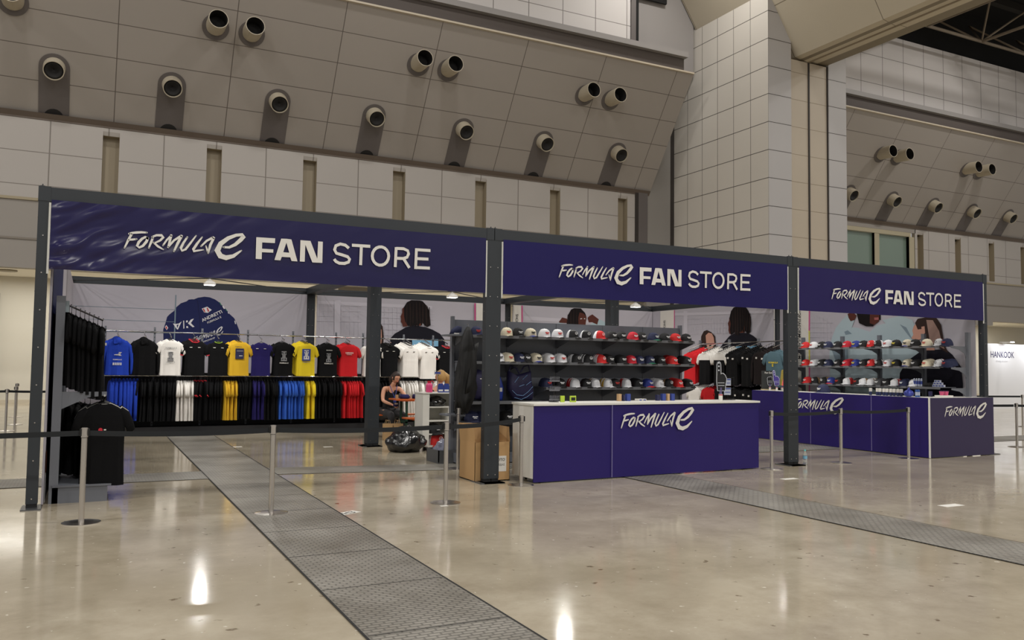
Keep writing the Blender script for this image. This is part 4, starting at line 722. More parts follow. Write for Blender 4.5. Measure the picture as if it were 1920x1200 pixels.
def cap_row(specs, xs, place, where, grp, depth=1, step=(0, .052, .004), rz=0.0, sc=1.0):
    for i, (sp, c) in enumerate(zip(specs, xs)):
        n_ = depth if isinstance(depth, int) else depth[i]
        for k in range(n_):
            p = place(c + random.uniform(-.01, .01), k); q = 'frontmost, ' if n_ > 1 and k == 0 else ('%s behind, ' % ordn(k - 1) if k else '')
            put_cap(sp, *p, rz + random.uniform(-.12, .12) * (k == 0), '%s on the %s, %s%s from left' % (describe(sp), where, q, ordn(i)), grp, sc)

# the grey cap rack under the middle banner
GX0, GX1, GF, GB = 5.5, 9.82, 1.72, 2.15
t = thing('cap_rack', 'dark grey metal shelf rack full of caps behind the middle counter', 'shelf rack', (7.66, 2.1, 0))
ends = [5.5, 6.41, 7.31, 8.21, 9.03, 9.82]
for i in range(5):
    MB().box(ends[i] + .004, ends[i + 1] - .004, GB, GB + .03, .16, 2.19).build('back_panel', GONDG, t, world=True)
MB().box(9.82, 9.86, GB - .03, GB + .05, 0, 2.24).build('upright', GONDG, t, world=True); MB().box(5.46, 5.5, GB - .03, GB + .05, 0, 2.24).build('upright', GONDG, t, world=True)
def shelf(x0, x1, z, fr=GF): 
    mb = MB().box(x0, x1, fr, GB, z - .012, z, m=0).box(x0, x1, fr - .006, fr, z - .042, z, m=1)
    for x in (x0 + .01, x1 - .012): mb.prism([(0, 0), (GB - fr - .02, 0), (GB - fr - .02, -.16), (GB - fr - .1, -.13), (.02, -.04)], ((x, fr + .01, z - .012), (0, 1, 0), (0, 0, 1)), .004, m=0)
    mb.build('shelf', [GONDG, SHELFG], t, world=True)
for i in range(5): shelf(ends[i], ends[i + 1] - .005, 1.95)
for i in range(5): shelf(ends[i], ends[i + 1] - .005, 1.555)
for i in range(2, 5): shelf(ends[i] - (.42 if i == 2 else 0), ends[i + 1] - .005, 1.165)
for i in range(2): shelf(ends[i], ends[i + 1] + (.0 if i == 0 else -.02), .95)
for i in range(2): shelf(ends[i], ends[i + 1], .64)
MB().box(5.5, 9.82, 1.8, GB, .02, .16).build('base', GONDG, t, world=True)
MB().box(5.28, 5.5, 1.66, 2.12, 1.925, 1.95).box(5.27, 5.5, 1.66, 2.12, .735, .76).build('side_bracket', GONDG, t, world=True)
B = lambda f, r=None, b=None, m='w': (f, r or f, b or f, m)
row1 = [B('navy', m='r'), B('cream', m='r'), B('black'), B('cream', b='blue', m='k'), B('white', m='r'), B('white', b='white', m='r'), B('black', 'white', 'black'), B('black', 'white', 'black'), B('red', 'white', 'red'), B('black'), B('black'), B('crimson'), B('black', m='w'), B('navy', b='green'), B('black'), B('red'), B('black')]
x1_ = [5.81, 6.32, 6.52, 6.75, 7.0, 7.24, 7.51, 7.77, 8.02, 8.26, 8.44, 8.68, 8.86, 9.11, 9.35, 9.57, 9.80]
grp_f = 'caps on the grey rack'
cap_row(row1, [x - .055 for x in x1_], lambda c, k: (c, GF + .15 + .05 * k, 1.952), 'middle rack top shelf', grp_f, 1, sc=1.12)
row2 = [B('navy', m='r'), B('white', m='k'), B('cream', m='r'), B('navy'), B('black'), B('cream', b='blue', m='k'), B('white', m='r'), B('white', b='white', m='r'), B('black', 'white', 'black'), B('black', 'white', 'black'), B('red', 'white', 'red'), B('black'), B('black'), B('crimson'), B('navy', m='w'), B('navy', b='green'), B('black'), B('red'), B('black')]
x2_ = [5.69, 6.18, 6.34, 6.53, 6.65, 6.85, 7.07, 7.29, 7.57, 7.79, 8.05, 8.21, 8.45, 8.63, 8.81, 9.02, 9.24, 9.50, 9.78]
cap_row(row2, [x - .05 for x in x2_], lambda c, k: (c, GF + .15 + .05 * k, 1.557 + .006 * k), 'middle rack second shelf', grp_f, [3, 1, 2, 1, 3, 2, 3, 3, 3, 3, 3, 3, 2, 1, 1, 1, 2, 4, 3], sc=1.15)
row3 = [B('navy', m='r'), B('black'), B('white', 'red', 'white'), B('black'), B('white', 'tan', 'white'), B('white', 'yellow', 'white', 'k'), B('black', m='r'), B('white', 'red', 'white'), B('black', m='w'), B('blue', b='red'), B('white'), B('black', 'tan', 'black'), B('red'), B('black')]
x3_ = [7.04, 7.28, 7.55, 7.76, 7.93, 8.16, 8.33, 8.54, 8.78, 8.98, 9.2, 9.4, 9.62, 9.84]
cap_row(row3, [x - .05 for x in x3_], lambda c, k: (c, GF + .15 + .05 * k, 1.167 + .005 * k), 'middle rack third shelf', grp_f, [2, 3, 2, 1, 2, 2, 1, 2, 3, 1, 3, 1, 4, 2], sc=1.15)
cap_row([B('navy', m='w'), B('navy', m='w'), B('black'), B('black', m='w')], [5.72, 5.86, 6.28, 6.52], lambda c, k: (c, GF + .15 + .05 * k, .642), 'low shelf beside front post', grp_f, 2, sc=1.3)
# bags, key rings and little packs on that rack
BAGM = mat('navy_nylon', S(36, 32, 70), .6, bump=.3, bump_scale=25); LB = mat('pale_blue_line', S(120, 160, 205), .6)
def soft(name, lb, cat, outline, loc, th, m, extra=None, grp=None):
    t = thing(name, lb, cat, loc, 0, grp); n_ = len(outline); c = Vector((sum(p[0] for p in outline) / n_, sum(p[1] for p in outline) / n_))
    rg = [[(c.x + (p[0] - c.x) * s_, y, c.y + (p[1] - c.y) * s_) for p in outline] for s_, y in ((.75, -th), (.93, -th * .75), (1, 0), (.93, th * .75), (.75, th))]
    MB().rings(rg).build('body', m, t, smooth=True)
    if extra: extra(t)
    return t
def tote_x(t):
    mb = MB()
    for p in ([(-.16, .16), (-.08, .09), (.03, .08), (.12, .14), (.2, .22)], [(-.12, .05), (0, .02), (.1, .06), (.2, .13)], [(-.12, .28), (-.05, .37)], [(-.04, .22), (.05, .25)], [(.02, .33), (.1, .4)], [(.08, .24), (.17, .3)]):
        mb.tube([(a, -.084, b) for a, b in p], .0035, 5)
    mb.build('printed_lines', LB, t)
    MB().tube([(-.18, 0, .44), (-.15, 0, .54), (-.05, 0, .5), (0, 0, .42)], .012, 6).tube([(.02, 0, .44), (.08, 0, .53), (.16, 0, .55), (.19, 0, .45)], .012, 6).build('strap', BAGM, t)
soft('tote_bag', 'dark navy tote bag with pale blue curved lines beside the key rings', 'bag', [(-.2, .46), (-.21, .2), (-.12, .02), (.22, .0), (.24, .12), (.2, .3), (.19, .46), (.05, .42), (-.08, .4)], (6.5, GF + .16, .952), .08, BAGM, tote_x)
soft('backpack', 'plump dark navy backpack with a small white tag left of the post', 'bag', [(-.16, .3), (-.16, .03), (.14, 0), (.15, .3), (.12, .44), (0, .48), (-.12, .43)], (5.8, GF + .17, .952), .12, BAGM, lambda t: (MB().box(-.02, .08, -.123, -.118, .33, .345).build('tag', WHITEV, t), MB().tube([(-.1, -.09, .4), (-.13, -.12, .25), (-.12, -.1, .05)], .012, 6).build('strap', BAGM, t)))
soft('drawstring_bag', 'bright blue bag half hidden by the front post on the bag shelf', 'bag', [(-.1, .3), (-.12, .1), (-.08, 0), (.1, 0), (.12, .2), (.06, .38)], (6.12, GF + .2, .952), .06, mat('royal_blue_nylon', S(36, 58, 150), .5), lambda t: MB().box(.02, .08, -.062, -.058, .14, .2).build('patch', WHITEV, t))
t = thing('price_card_block', 'small white carton of cards at the foot of the backpack', 'carton', (5.86, GF + .03, .952)); MB().box(-.05, .05, -.02, .02, 0, .075).build('carton', WHITEV, t); MB().box(-.04, -.01, -.022, -.02, .02, .06).box(.01, .04, -.022, -.02, .03, .05).build('print', GONDG, t)
t = thing('key_ring_display', 'black wire spinner hung with silver key rings at the left end of the counter', 'display', (6.12, .12, 1.013))
MB().tube([(0, 0, 0), (0, 0, .40)], .005, 6).lathe([(.07, 0), (.07, .006), (.01, .008)], seg=16).build('stand', BLACKR, t)
for k in range(3):
    mb = MB()
    z = .34 - .125 * k
    for j in range(9):
        x = -.07 + .0175 * j; mb.tube([(x + .012, 0, z), (x, -.02, z - .045)], .0026, 5); mb.lathe([(.011, -.002), (.011, .002)], (x, -.02, z - .058), 10, ax='y')
    mb.build('key_rings', mat('dull_key_metal', S(120, 120, 126), .55, .3), t); MB().tube([(-.08, 0, z), (.08, 0, z)], .004, 5).build('arm', BLACKR, t)
def pack(name, lb, cat, x, y, z, w, d, h, m, m2=None, rz=0, grp=None):
    t = thing(name, lb, cat, (x, y, z), rz, grp); MB().box(-w / 2, w / 2, -d / 2, d / 2, 0, h).build('body', m, t)
    if m2: MB().box(-w * .36, w * .36, -d / 2 - .0015, -d / 2 + .001, h * .25, h * .75).build('label_print', m2, t)
    return t
LIME = mat('lime_card', S(176, 200, 60), .5); TANC = mat('tan_card', S(186, 152, 112), .6); BLUC = mat('blue_card', S(48, 66, 140), .5); DNAV = mat('navy_card', S(30, 32, 70), .5)
pack('gift_card_pack', 'lime green card pack with black triangle on the counter, right one', 'card pack', 6.36, .02, 1.013, .09, .02, .085, LIME, BLACKR, grp='lime card packs'); pack('gift_card_pack', 'lime green card pack half behind the key rings', 'card pack', 6.22, .06, 1.013, .06, .02, .085, LIME, grp='lime card packs')
for i, (x, m, w) in enumerate(((7.23, TANC, .05), (7.30, DNAV, .03), (7.38, BLUC, .06), (7.9, DNAV, .05), (8.0, BLUC, .06), (8.08, TANC, .04), (8.16, BLUC, .06))):
    pack('small_box', '%s small box standing at the back edge of the middle counter, %s from the left' % ({TANC: 'tan', DNAV: 'navy', BLUC: 'blue'}[m], ordn(i)), 'box', x, .2, 1.013, w, .05, .1 if m != DNAV else .085, m, grp='small boxes on the middle counter')
for i, x in enumerate((7.55, 7.62)): pack('sunglasses_pack', 'white pack lying on the counter among the small boxes, %s' % ['left one', 'right one'][i], 'pack', x, .18, 1.013, .06, .1, .03, WHITEV, BLUC, grp='white packs')

# right cap rack, open uprights, faces the counter corner
RX = 14.28; RB = 14.72
t = thing('cap_rack', 'open dark grey shelf rack of caps along the right printed wall', 'shelf rack', (14.6, 2.0, 0))
for y in (4.02, 2.93, 2.0, 1.0, .10): MB().box(RB, RB + .06, y - .035, y + .035, 0, 2.2).build('upright', GONDG, t, world=True)
ry = [4.1, 2.95, 2.0, 1.02, .32]
for z in (1.955, 1.575, 1.20):
    for i in range(4):
        MB().box(RX, RB, ry[i + 1] + .004, ry[i] - .004, z - .012, z, m=0).box(RX - .006, RX, ry[i + 1] + .004, ry[i] - .004, z - .04, z, m=1).build('shelf', [GONDG, SHELFG], t, world=True)
    for y in (4.0, 2.93, 2.0, 1.0, .12):
        MB().prism([(0, 0), (-.42, 0), (-.42, -.03), (-.2, -.06), (-.06, -.12), (0, -.2)], ((RB, y, z - .013), (1, 0, 0), (0, 0, 1)), .006).build('shelf_bracket', GONDG, t, world=True)
grp_r = 'caps on the right rack'
q1 = [B('red'), B('white', m='r'), B('black'), B('navy'), B('black'), B('crimson'), B('blue', m='y'), B('black'), B('red', 'white', 'red'), B('black', 'white', 'black'), B('white', m='r'), B('black', m='y'), B('cream', b='blue', m='k'), B('black'), B('cream', m='r'), B('white', 'maroon', 'white', 'k'), B('navy', m='r')]
y1_ = [3.64, 3.42, 3.2, 3.02, 2.77, 2.54, 2.31, 2.11, 1.93, 1.75, 1.55, 1.35, 1.12, 0.93, 0.7, 0.44, 0.36 - .06]
cap_row(q1, y1_[:-1] + [.18 + .1], lambda c, k: (RX + .16 + .05 * k, c, 1.957), 'right rack top shelf', grp_r, 1, rz=-PI / 2, sc=1.12)
q2 = [B('red'), B('white', m='r'), B('black'), B('navy'), B('black'), B('crimson'), B('blue', m='y'), B('black'), B('red', 'white', 'red'), B('black', 'white', 'black'), B('white', m='r'), B('black', m='y'), B('cream', b='blue', m='k'), B('black'), B('cream', m='r'), B('white', 'maroon', 'white', 'k'), B('navy', m='r')]
cap_row(q2, y1_[:-1] + [.28], lambda c, k: (RX + .16 + .05 * k, c, 1.577 + .006 * k), 'right rack second shelf', grp_r, [1, 2, 2, 1, 1, 3, 1, 3, 2, 2, 2, 1, 2, 2, 3, 2, 3], rz=-PI / 2, sc=1.12)
q3 = [B('red'), B('black', 'tan', 'black'), B('black', 'tan', 'black'), B('blue', b='red'), B('black', m='r'), B('white', 'red', 'white'), B('black', m='r'), B('white', 'tan', 'white'), B('white', 'tan', 'white'), B('grey'), B('black'), B('white', 'red', 'white'), B('navy'), B('white')]
cap_row(q3, [3.61, 3.37, 3.14, 2.94, 2.75, 2.54, 2.27, 2.12, 1.94, 1.75, 1.57, 1.39, 1.18, 0.98], lambda c, k: (RX + .16 + .05 * k, c, 1.202 + .005 * k), 'right rack third shelf', grp_r, [1, 1, 2, 1, 3, 2, 1, 1, 2, 2, 3, 2, 2, 1], rz=-PI / 2, sc=1.12)
# small goods at the right rack and on the corner counter
SILV = mat('silver_tin', S(176, 182, 196), .35, .2)
for i, y in enumerate((.93, .88, .83, .78)): tt = thing('drink_tube', 'slim silver blue tube on the third right shelf, %s from the left' % ordn(i), 'tube', (RX + .1, y, 1.202), 0, 'slim tubes on the right rack'); MB().lathe([(.016, 0), (.018, .01), (.018, .13), (.01, .15)], seg=12).build('tube', SILV, tt); MB().lathe([(.0185, .04), (.0185, .1)], seg=12, cap=False).build('label_print', BLUC, tt)
for i in range(3): soft('folded_shirt', 'folded black shirt lying on the third right shelf, %s from the left' % ordn(i), 'shirt', [(-.07, 0), (.07, 0), (.08, .03), (.04, .075), (-.05, .07)], (RX + .14, .68 - .09 * i, 1.202), .06, mat('black_cloth', S(18, 18, 20), .85), lambda t: MB().box(-.03, .03, -.062, -.058, .03, .05).build('print', WHITEV, t), 'folded black shirts')
k = 0
for r_, n_ in ((0, 4), (1, 3), (2, 2)):
    for i in range(n_): pack('model_box', 'silver blue box, %s layer of the pile on the right rack, %s from left' % (['bottom', 'middle', 'top'][r_], ordn(i)), 'box', RX + .08, .50 - .06 * i - .02 * r_, 1.202 + .042 * r_, .055, .04, .04, mat('pale_silver_card', S(186, 190, 206), .35), BLUC, rz=-PI / 2, grp='pile of boxed sets')
mb_t = None
for i, y in enumerate((1.2, 1.05, .99, .91, .84, .76, .69, .61, .54)):
    tt = thing('spray_bottle', 'small bottle with a white cap lined up on the corner counter, %s from the left' % ordn(i), 'bottle', (cx0 + .14, y, 1.031), 0, 'white capped bottles on the corner counter')
    MB().lathe([(.024, 0), (.026, .01), (.026, .065)], seg=14).build('body', [mat('navy_glass', S(40, 48, 84), .25)], tt); MB().lathe([(.027, .066), (.027, .125), (.02, .13)], seg=14).build('cap', WHITEV, tt)
tt = thing('plush_ball', 'purple blue glossy wrapped ball at the end of the bottle row', 'toy', (cx0 + .13, .38, 1.031)); MB().lathe([(.03, 0), (.075, .02), (.09, .06), (.07, .1), (.03, .125), (.012, .14), (.02, .16)], seg=16).build('ball', mat('iridescent_wrap', S(70, 80, 170), .2, .3), tt, smooth=True)
for i in range(2): tt = thing('drink_can', 'slim blue can near the corner of the counter, %s one' % ['left', 'right'][i], 'can', (cx0 + .12 + .06 * i, .22, 1.031), 0, 'slim blue cans'); MB().lathe([(.02, 0), (.022, .008), (.022, .12), (.017, .13)], seg=12).build('can', mat('blue_can', S(52, 90, 160), .3, .4), tt); MB().lathe([(.0223, .03), (.0223, .09)], seg=12, cap=False).build('label_print', SILV, tt)
tt = thing('white_tray', 'low white box carrying two pink cups on the corner counter', 'tray', (14.0, .05, 1.031)); MB().box(-.14, .14, -.08, .08, 0, .035).build('tray', WHITEP, tt)
for i, x in enumerate((13.94, 14.06)): tt = thing('pink_cup', 'pink cup on the low white box, %s one' % ['left', 'right'][i], 'cup', (x, .05, 1.067), 0, 'pink cups'); MB().lathe([(.03, 0), (.042, .07)], seg=16).build('cup', mat('pink_card', S(206, 84, 124), .5), tt); MB().lathe([(.044, .07), (.044, .078)], seg=16).build('lid', DNAV, tt)
tt = thing('display_phone_stand', 'dark framed small display among the goods at the counter end', 'display', (13.85, .2, 1.031)); MB().box(-.05, .05, 0, .008, .02, .1).build('screen', DNAV, tt); MB().box(-.03, .03, -.02, .03, 0, .01).tube([(0, .01, .01), (0, .01, .05)], .004, 6).build('stand', CHROME, tt)
put_cap(B('navy', m='w'), cx0 + .3, 2.47, 1.031, -PI / 2, 'dark navy cap standing alone on the corner counter under the right rack', 'caps on the counter', 1.4)

# foam fingers and the dark display box
def finger(lb, loc, rz, sc, col, edge, tilt=0.0, fist=False):
    t = thing('foam_finger', lb, 'foam finger', loc, rz, 'foam fingers on the counters'); t.scale = (sc,) * 3
    if fist: pts = [(-.06, .17), (-.075, .27), (-.08, .36), (-.05, .40), (-.03, .385), (-.015, .41), (.01, .395), (.025, .415), (.05, .40), (.06, .38), (.075, .3), (.06, .2), (.05, .15), (-.05, .15)]
    else: pts = [(-.06, .15), (-.075, .3), (-.07, .56), (-.06, .59), (-.03, .605), (-.01, .59), (-.003, .56), (-.0, .41), (.012, .425), (.035, .425), (.07, .4), (.1, .34), (.085, .26), (.07, .15)]
    c, s_ = math.cos(tilt), math.sin(tilt); R = lambda p, z0=.15: (p[0] * c + (p[1] - z0) * s_, z0 + (p[1] - z0) * c - p[0] * s_)
    MB().prism([R(p) for p in pts], ((0, .012, 0), (1, 0, 0), (0, 0, 1)), .026).build('foam', mat('foam_' + col[0], col[1], .8), t)
    mb = MB(); q = [R((p[0] * .93, .15 + (p[1] - .15) * .965)) for p in pts]; q.append(q[0])
    mb.stroke([(a, b, 0) for a, b in q], ((0, -.0145, 0), (1, 0, 0), (0, 0, 1)), .0015, w=.0045)
    for a in (.3, .34): mb.stroke([(*R((-.05, a - .07)), 0), (*R((.055, a - .07)), 0)], ((0, -.0145, 0), (1, 0, 0), (0, 0, 1)), .0015, w=.004)
    if not fist:
        for a in (.46, .52, .57): mb.add([(R((-.035 + .012 * math.cos(k), a + .012 * math.sin(k)))[0], -.0165, R((-.035 + .012 * math.cos(k), a + .012 * math.sin(k)))[1]) for k in [2 * PI * i / 10 for i in range(10)]], [tuple(range(10))])
    mb.build('outline_print', mat('foam_edge_' + edge[0], edge[1], .6), t, normals=False)
    MB().tube([(0, 0, .10), (0, 0, .2)], .02, 10).build('stick', mat('stick_print', S(90, 80, 120), .5), t)
    MB().lathe([(.03, 0), (.03, .1)], seg=16).build('can_holder', WHITEP, t); MB().lathe([(.0305, .08), (.0305, .095)], seg=16, cap=False).build('red_band', CM['crimson'], t)
wt = ('white', S(205, 208, 214)); bk = ('black', S(24, 24, 26))
finger('tall black foam finger outlined in white at the right end of the middle counter', (8.9, -.0, 1.013), -.3, .98, bk, wt)
finger('black foam fist outlined in white at the left end of the corner counter', (13.60, 3.86, 1.031), -.75, .74, bk, wt, fist=True)
finger('purple foam finger outlined in white beside the black foam fist', (13.60, 3.66, 1.031), -.75, .74, ('purple', S(70, 58, 140)), wt, -.12)
finger('olive yellow foam finger behind the purple one', (13.70, 3.60, 1.031), -.75, .74, ('olive', S(150, 136, 60)), ('olive2', S(170, 150, 70)), .1)
finger('coral red foam finger beside the booth post', (13.62, 3.48, 1.031), -.75, .72, ('coral', S(226, 84, 86)), ('coral2', S(236, 120, 116)), .3)
tt = thing('display_box', 'tall dark display box with a white scribbled logo on the corner counter', 'display box', (13.76, 4.08, 1.031), -PI / 2 + .9); MB().box(-.14, .14, -.06, .06, .02, .42).build('box', mat('charcoal_card', S(46, 48, 48), .45), tt); MB().box(-.15, .15, -.07, .07, 0, .02).build('base', mat('pale_wood', S(206, 184, 142), .6), tt); MB().text('Fan Gel', ((-.08, -.061, .36), (1, 0, 0), (0, 0, 1)), .05, bold=.02).build('logo', WHITEV, tt)
tt = thing('sticker_grid', 'black wire grid stand hung with two silver blue sticker packs behind the tall foam finger', 'grid stand', (9.22, .22, 1.013), 0)
mb = MB()
for x in (-.13, 0, .13): mb.tube([(x, 0, 0), (x, 0, .36)], .003, 5)
for z in (.02, .18, .34): mb.tube([(-.13, 0, z), (.13, 0, z)], .003, 5)
mb.box(-.12, .12, -.05, .05, 0, .006); mb.build('wire_grid', BLACKR, tt)
for i, z in enumerate((.21, .07)):
    p = thing('sticker_pack', '%s silver blue sticker pack hanging on the black wire grid' % ['upper', 'lower'][i], 'sticker pack', (9.21, .205, 1.02 + z), 0, 'sticker packs on the wire grid'); MB().box(-.065, .065, -.004, .004, 0, .11).build('pouch', SILV, p); MB().box(-.06, .06, -.0055, -.004, .085, .103).box(-.05, .05, -.0055, -.004, .035, .045).build('print', BLUC, p)
MB2 = None
tt = thing('water_bottle', 'clear water bottle with a pale blue cap standing beside the right booth post', 'bottle', (10.62, .02, 0))
MB().lathe([(.03, 0), (.033, .01), (.033, .06), (.031, .07), (.033, .08), (.033, .15), (.014, .2), (.013, .21)], seg=18).build('body', mat('clear_plastic', (.85, .9, .92), .05, trans=.85), tt, smooth=True); MB().lathe([(.0338, .09), (.0338, .135)], seg=18, cap=False).build('label_print', mat('pale_blue_label', S(120, 176, 206), .5), tt); MB().lathe([(.016, .21), (.016, .232)], seg=14).build('cap', mat('aqua_cap', S(110, 204, 206), .4), tt)

# ---------------------------------------------------------------- garments on hangers
GC = {'black': S(11, 11, 13), 'white': S(226, 222, 216), 'royal blue': S(32, 62, 168), 'yellow': S(208, 166, 44), 'bright yellow': S(226, 200, 44), 'navy': S(34, 28, 84), 'red': S(196, 34, 40), 'mid blue': S(52, 96, 190),
      'teal': S(84, 108, 118), 'dark brown': S(34, 28, 28), 'grey': S(90, 90, 94)}
GM = {k: mat('cloth_' + k.replace(' ', '_'), v, .9, spec=.2, bump=.2, bump_scale=40) for k, v in GC.items()}
TRIMR = mat('trim_red', S(190, 30, 44), .8); LIMET = mat('trim_lime', S(170, 210, 50), .8)
HANG = mat('black_plastic_hanger', S(22, 22, 22), .4)
_g = {}
def garment(kind, col, col2=None, trim=None, pr=None, L=.76):
    """hangs from its hook at the origin; faces -Y; neck .07 below the hook"""
    key = (kind, col, col2, trim, pr, L)
    if key in _g: return _g[key], False
    nm = {'tee': 't_shirt', 'polo': 'polo_shirt', 'hood': 'hooded_sweatshirt', 'long': 'jacket'}[kind]
    t = thing(nm, 'x', {'tee': 't-shirt', 'polo': 'polo shirt', 'hood': 'hoodie', 'long': 'jacket'}[kind]); n_ = 20; rnd = random.Random(len(_g)); ph = rnd.uniform(0, 6)
    z0 = -.07; zs = [0, -.012, -.035, -.07, -.12, -.2, -.3, -.42, -.55, -.66, -(L - .02), -L]
    hw = [.06, .085, .13, .175, .2, .2, .197, .195, .197, .2, .205, .205]; th = [.012, .02, .026, .03, .034, .034, .03, .028, .028, .03, .032, .032]
    if kind in ('hood', 'long'): hw = [w * 1.08 for w in hw]; th = [q * 1.25 for q in th]
    rg = []
    for z, w, d in zip(zs, hw, th):
        f_ = min(1, -z / L); r = []
        for i in range(n_):
            a = 2 * PI * i / n_; x = math.cos(a); y = math.sin(a)
            x = math.copysign(abs(x) ** .6, x) * w; yy = y * d + .012 * f_ * math.sin(x * 32 + ph) + .006 * f_ * math.sin(x * 75 + ph * 2)
            r.append((x, yy, z0 + z + (.02 * (1 - abs(x) / w) * -1 if z == 0 else 0)))
        rg.append(r)
    mb = MB(); nr = len(rg) - 1
    split = 5 if col2 else 99
    for j in range(nr):
        for i in range(n_): mb.add([rg[j][i], rg[j][(i + 1) % n_], rg[j + 1][(i + 1) % n_], rg[j + 1][i]], [(0, 1, 2, 3)], 1 if j >= split else 0)
    # sleeves
    for s_ in (-1, 1):
        if kind in ('tee', 'polo'): C_ = [(.15, -.06, .045, .02), (.2, -.12, .075, .024), (.235, -.2, .075, .022), (.262, -.29, .07, .02)]
        else: C_ = [(.16, -.07, .05, .026), (.215, -.16, .075, .034), (.25, -.3, .06, .034), (.262, -.45, .052, .03), (.262, -.6, .045, .028), (.255, -.7, .036, .024)]
        rr = []
        for x, z, h, d in C_:
            dirx, dirz = (.55, -.83) if kind in ('tee', 'polo') else ((.5, -.86) if z > -.2 else (.05, -1)); px, pz = -dirz, dirx
            rr.append([(s_ * (x + px * h * .55 * math.cos(a) ), d * math.sin(a) + .006 * math.sin(5 * a + ph), z0 + z + pz * h * .9 * math.cos(a)) for a in [2 * PI * i / 10 for i in range(10)]])
        mb.rings(rr, 0)
    mb.build('body', [GM[col], GM[col2 or col]], t, smooth=True)
    if kind == 'hood':
        MB().rings([[(x * q, -.03 - .03 * k_ + .02 * math.sin(3 * a), z0 + .005 - .1 * k_ + .045 * math.sin(a) * q) for a, x in [(2 * PI * i / 14, .09 * math.cos(2 * PI * i / 14)) for i in range(14)]] for k_, q in ((0, .7), (.35, 1.05), (.8, .8))]).build('hood', GM[col], t, smooth=True)
    if kind == 'polo' or trim:
        c = TRIMR if trim == 'red' else LIMET if trim == 'lime' else GM[col]
        MB().tube([(.075 * math.cos(a), .03 * math.sin(a) - .004, z0 - .004 - .03 * max(0, -math.sin(a))) for a in [2 * PI * i / 16 for i in range(17)]], .011 if trim != 'lime' else .005, 6).build('collar', c, t)
        if trim == 'red':
            for s_ in (-1, 1): MB().tube([(s_ * .225, -.02, z0 - .3), (s_ * .265, -.024, z0 - .3), (s_ * .3, 0, z0 - .275)], .010, 6).build('cuff', TRIMR, t)
    if pr:
        mb = MB(); y = -.052; mats = [WHITEV, BLUC, DNAV, mat('print_grey', S(128, 128, 130), .6)]
        def R_(x0, x1, za, zb, m=0, dy=0): mb.box(x0, x1, y - dy - .0015, y - dy + .02, z0 + za, z0 + zb, m)
        def car(cx, cz, s, m, dy=.001):
            R_(cx - .012 * s, cx + .012 * s, cz - .08 * s, cz + .08 * s, m, dy); R_(cx - .045 * s, cx + .045 * s, cz + .065 * s, cz + .085 * s, m, dy); R_(cx - .055 * s, cx + .055 * s, cz - .1 * s, cz - .08 * s, m, dy)
            for a in (-1, 1):
                R_(cx + a * .042 * s - .01 * s, cx + a * .042 * s + .01 * s, cz - .075 * s, cz - .035 * s, m, dy); R_(cx + a * .034 * s - .008 * s, cx + a * .034 * s + .008 * s, cz + .02 * s, cz + .05 * s, m, dy)
                R_(cx + a * .024 * s - .006 * s, cx + a * .024 * s + .006 * s, cz - .05 * s, cz + .03 * s, m, dy)
        def T_(s, x, z, size, m=0, bold=.02): mb.text(s, ((x, y - .003, z0 + z), (1, 0, 0), (0, 0, 1)), size, m=m, off=.002, bold=bold, align='CENTER')
        if pr == 'hood': 
            for a in range(9): rx_ = rnd.uniform(-.07, .03); rz_ = rnd.uniform(-.36, -.27); R_(rx_, rx_ + rnd.uniform(.02, .06), rz_, rz_ + .012)
            T_('FORMULA E', 0, -.42, .03); 
            for a in range(5): R_(-.08 + a * .034, -.06 + a * .034, -.52, -.47)
        elif pr == 'whitecar': T_('FORMULA E', 0, -.17, .04, 3); car(0, -.32, 1.0, 3); T_('ANDRETTI', 0, -.46, .035, 3)
        elif pr == 'photo': T_('FORMULA E', -.03, -.11, .025, 2); R_(-.085, .085, -.36, -.14, 2); R_(-.06, .07, -.2, -.185, 3, .001); R_(-.01, .06, -.3, -.29, 0, .001)
        elif pr == 'blueprint': R_(-.09, .09, -.38, -.12, 1); car(0, -.24, 1.1, 0, .002); T_('FORMULA E', .0, -.42, .03, 1)
        elif pr == 'blackcar': car(0, -.28, 1.15, 3); T_('FORMULA E', 0, -.45, .036)
        elif pr == 'blackcar2': T_('MAHINDRA', .01, -.15, .026); car(0, -.3, 1.05, 3); T_('FORMULA E', 0, -.45, .036)
        elif pr == 'nissan': T_('NISSAN', 0, -.21, .052); R_(-.06, .06, -.235, -.228)
        elif pr == 'chest': R_(-.11, -.06, -.14, -.128); R_(.05, .1, -.14, -.13)
        elif pr == 'chestk': R_(-.1, -.06, -.14, -.132, 3); R_(.06, .1, -.14, -.132, 3)
        elif pr == 'teal': mb.text('FORMULA', ((-.1, y - .003, z0 - .27), (1, 0, 0), (0, 0, 1)), .05, m=4, bold=.03); mb.text('E', ((-.02, y - .003, z0 - .34), (1, 0, 0), (0, 0, 1)), .08, m=4, bold=.03); mats.append(GM['bright yellow'])
        elif pr == 'flag': R_(.16, .2, -.2, -.17)
        elif pr == 'labels': R_(-.11, -.07, -.17, -.13); R_(.06, .1, -.19, -.15)
        elif pr == 'badge': mb.lathe([(.02, -.0), (.02, -.004)], (-.02, y, z0 - .26), 14, 4, ax='y'); R_(.01, .03, -.265, -.255, 0); mats.append(CM['crimson'])
        mb.build('print', mats, t, normals=False)
    mb = MB().tube([(0, 0, -.06), (0, 0, -.03), (.012, 0, -.012), (.018, 0, .004), (.008, 0, .018), (-.006, 0, .014)], .0028, 6)
    mb.tube([(-.19, 0, z0 - .085), (-.1, 0, z0 - .03), (0, 0, z0 + .015), (.1, 0, z0 - .03), (.19, 0, z0 - .085)], .007, 6); mb.build('hanger', [HANG], t)
    _g[key] = t; return t, True
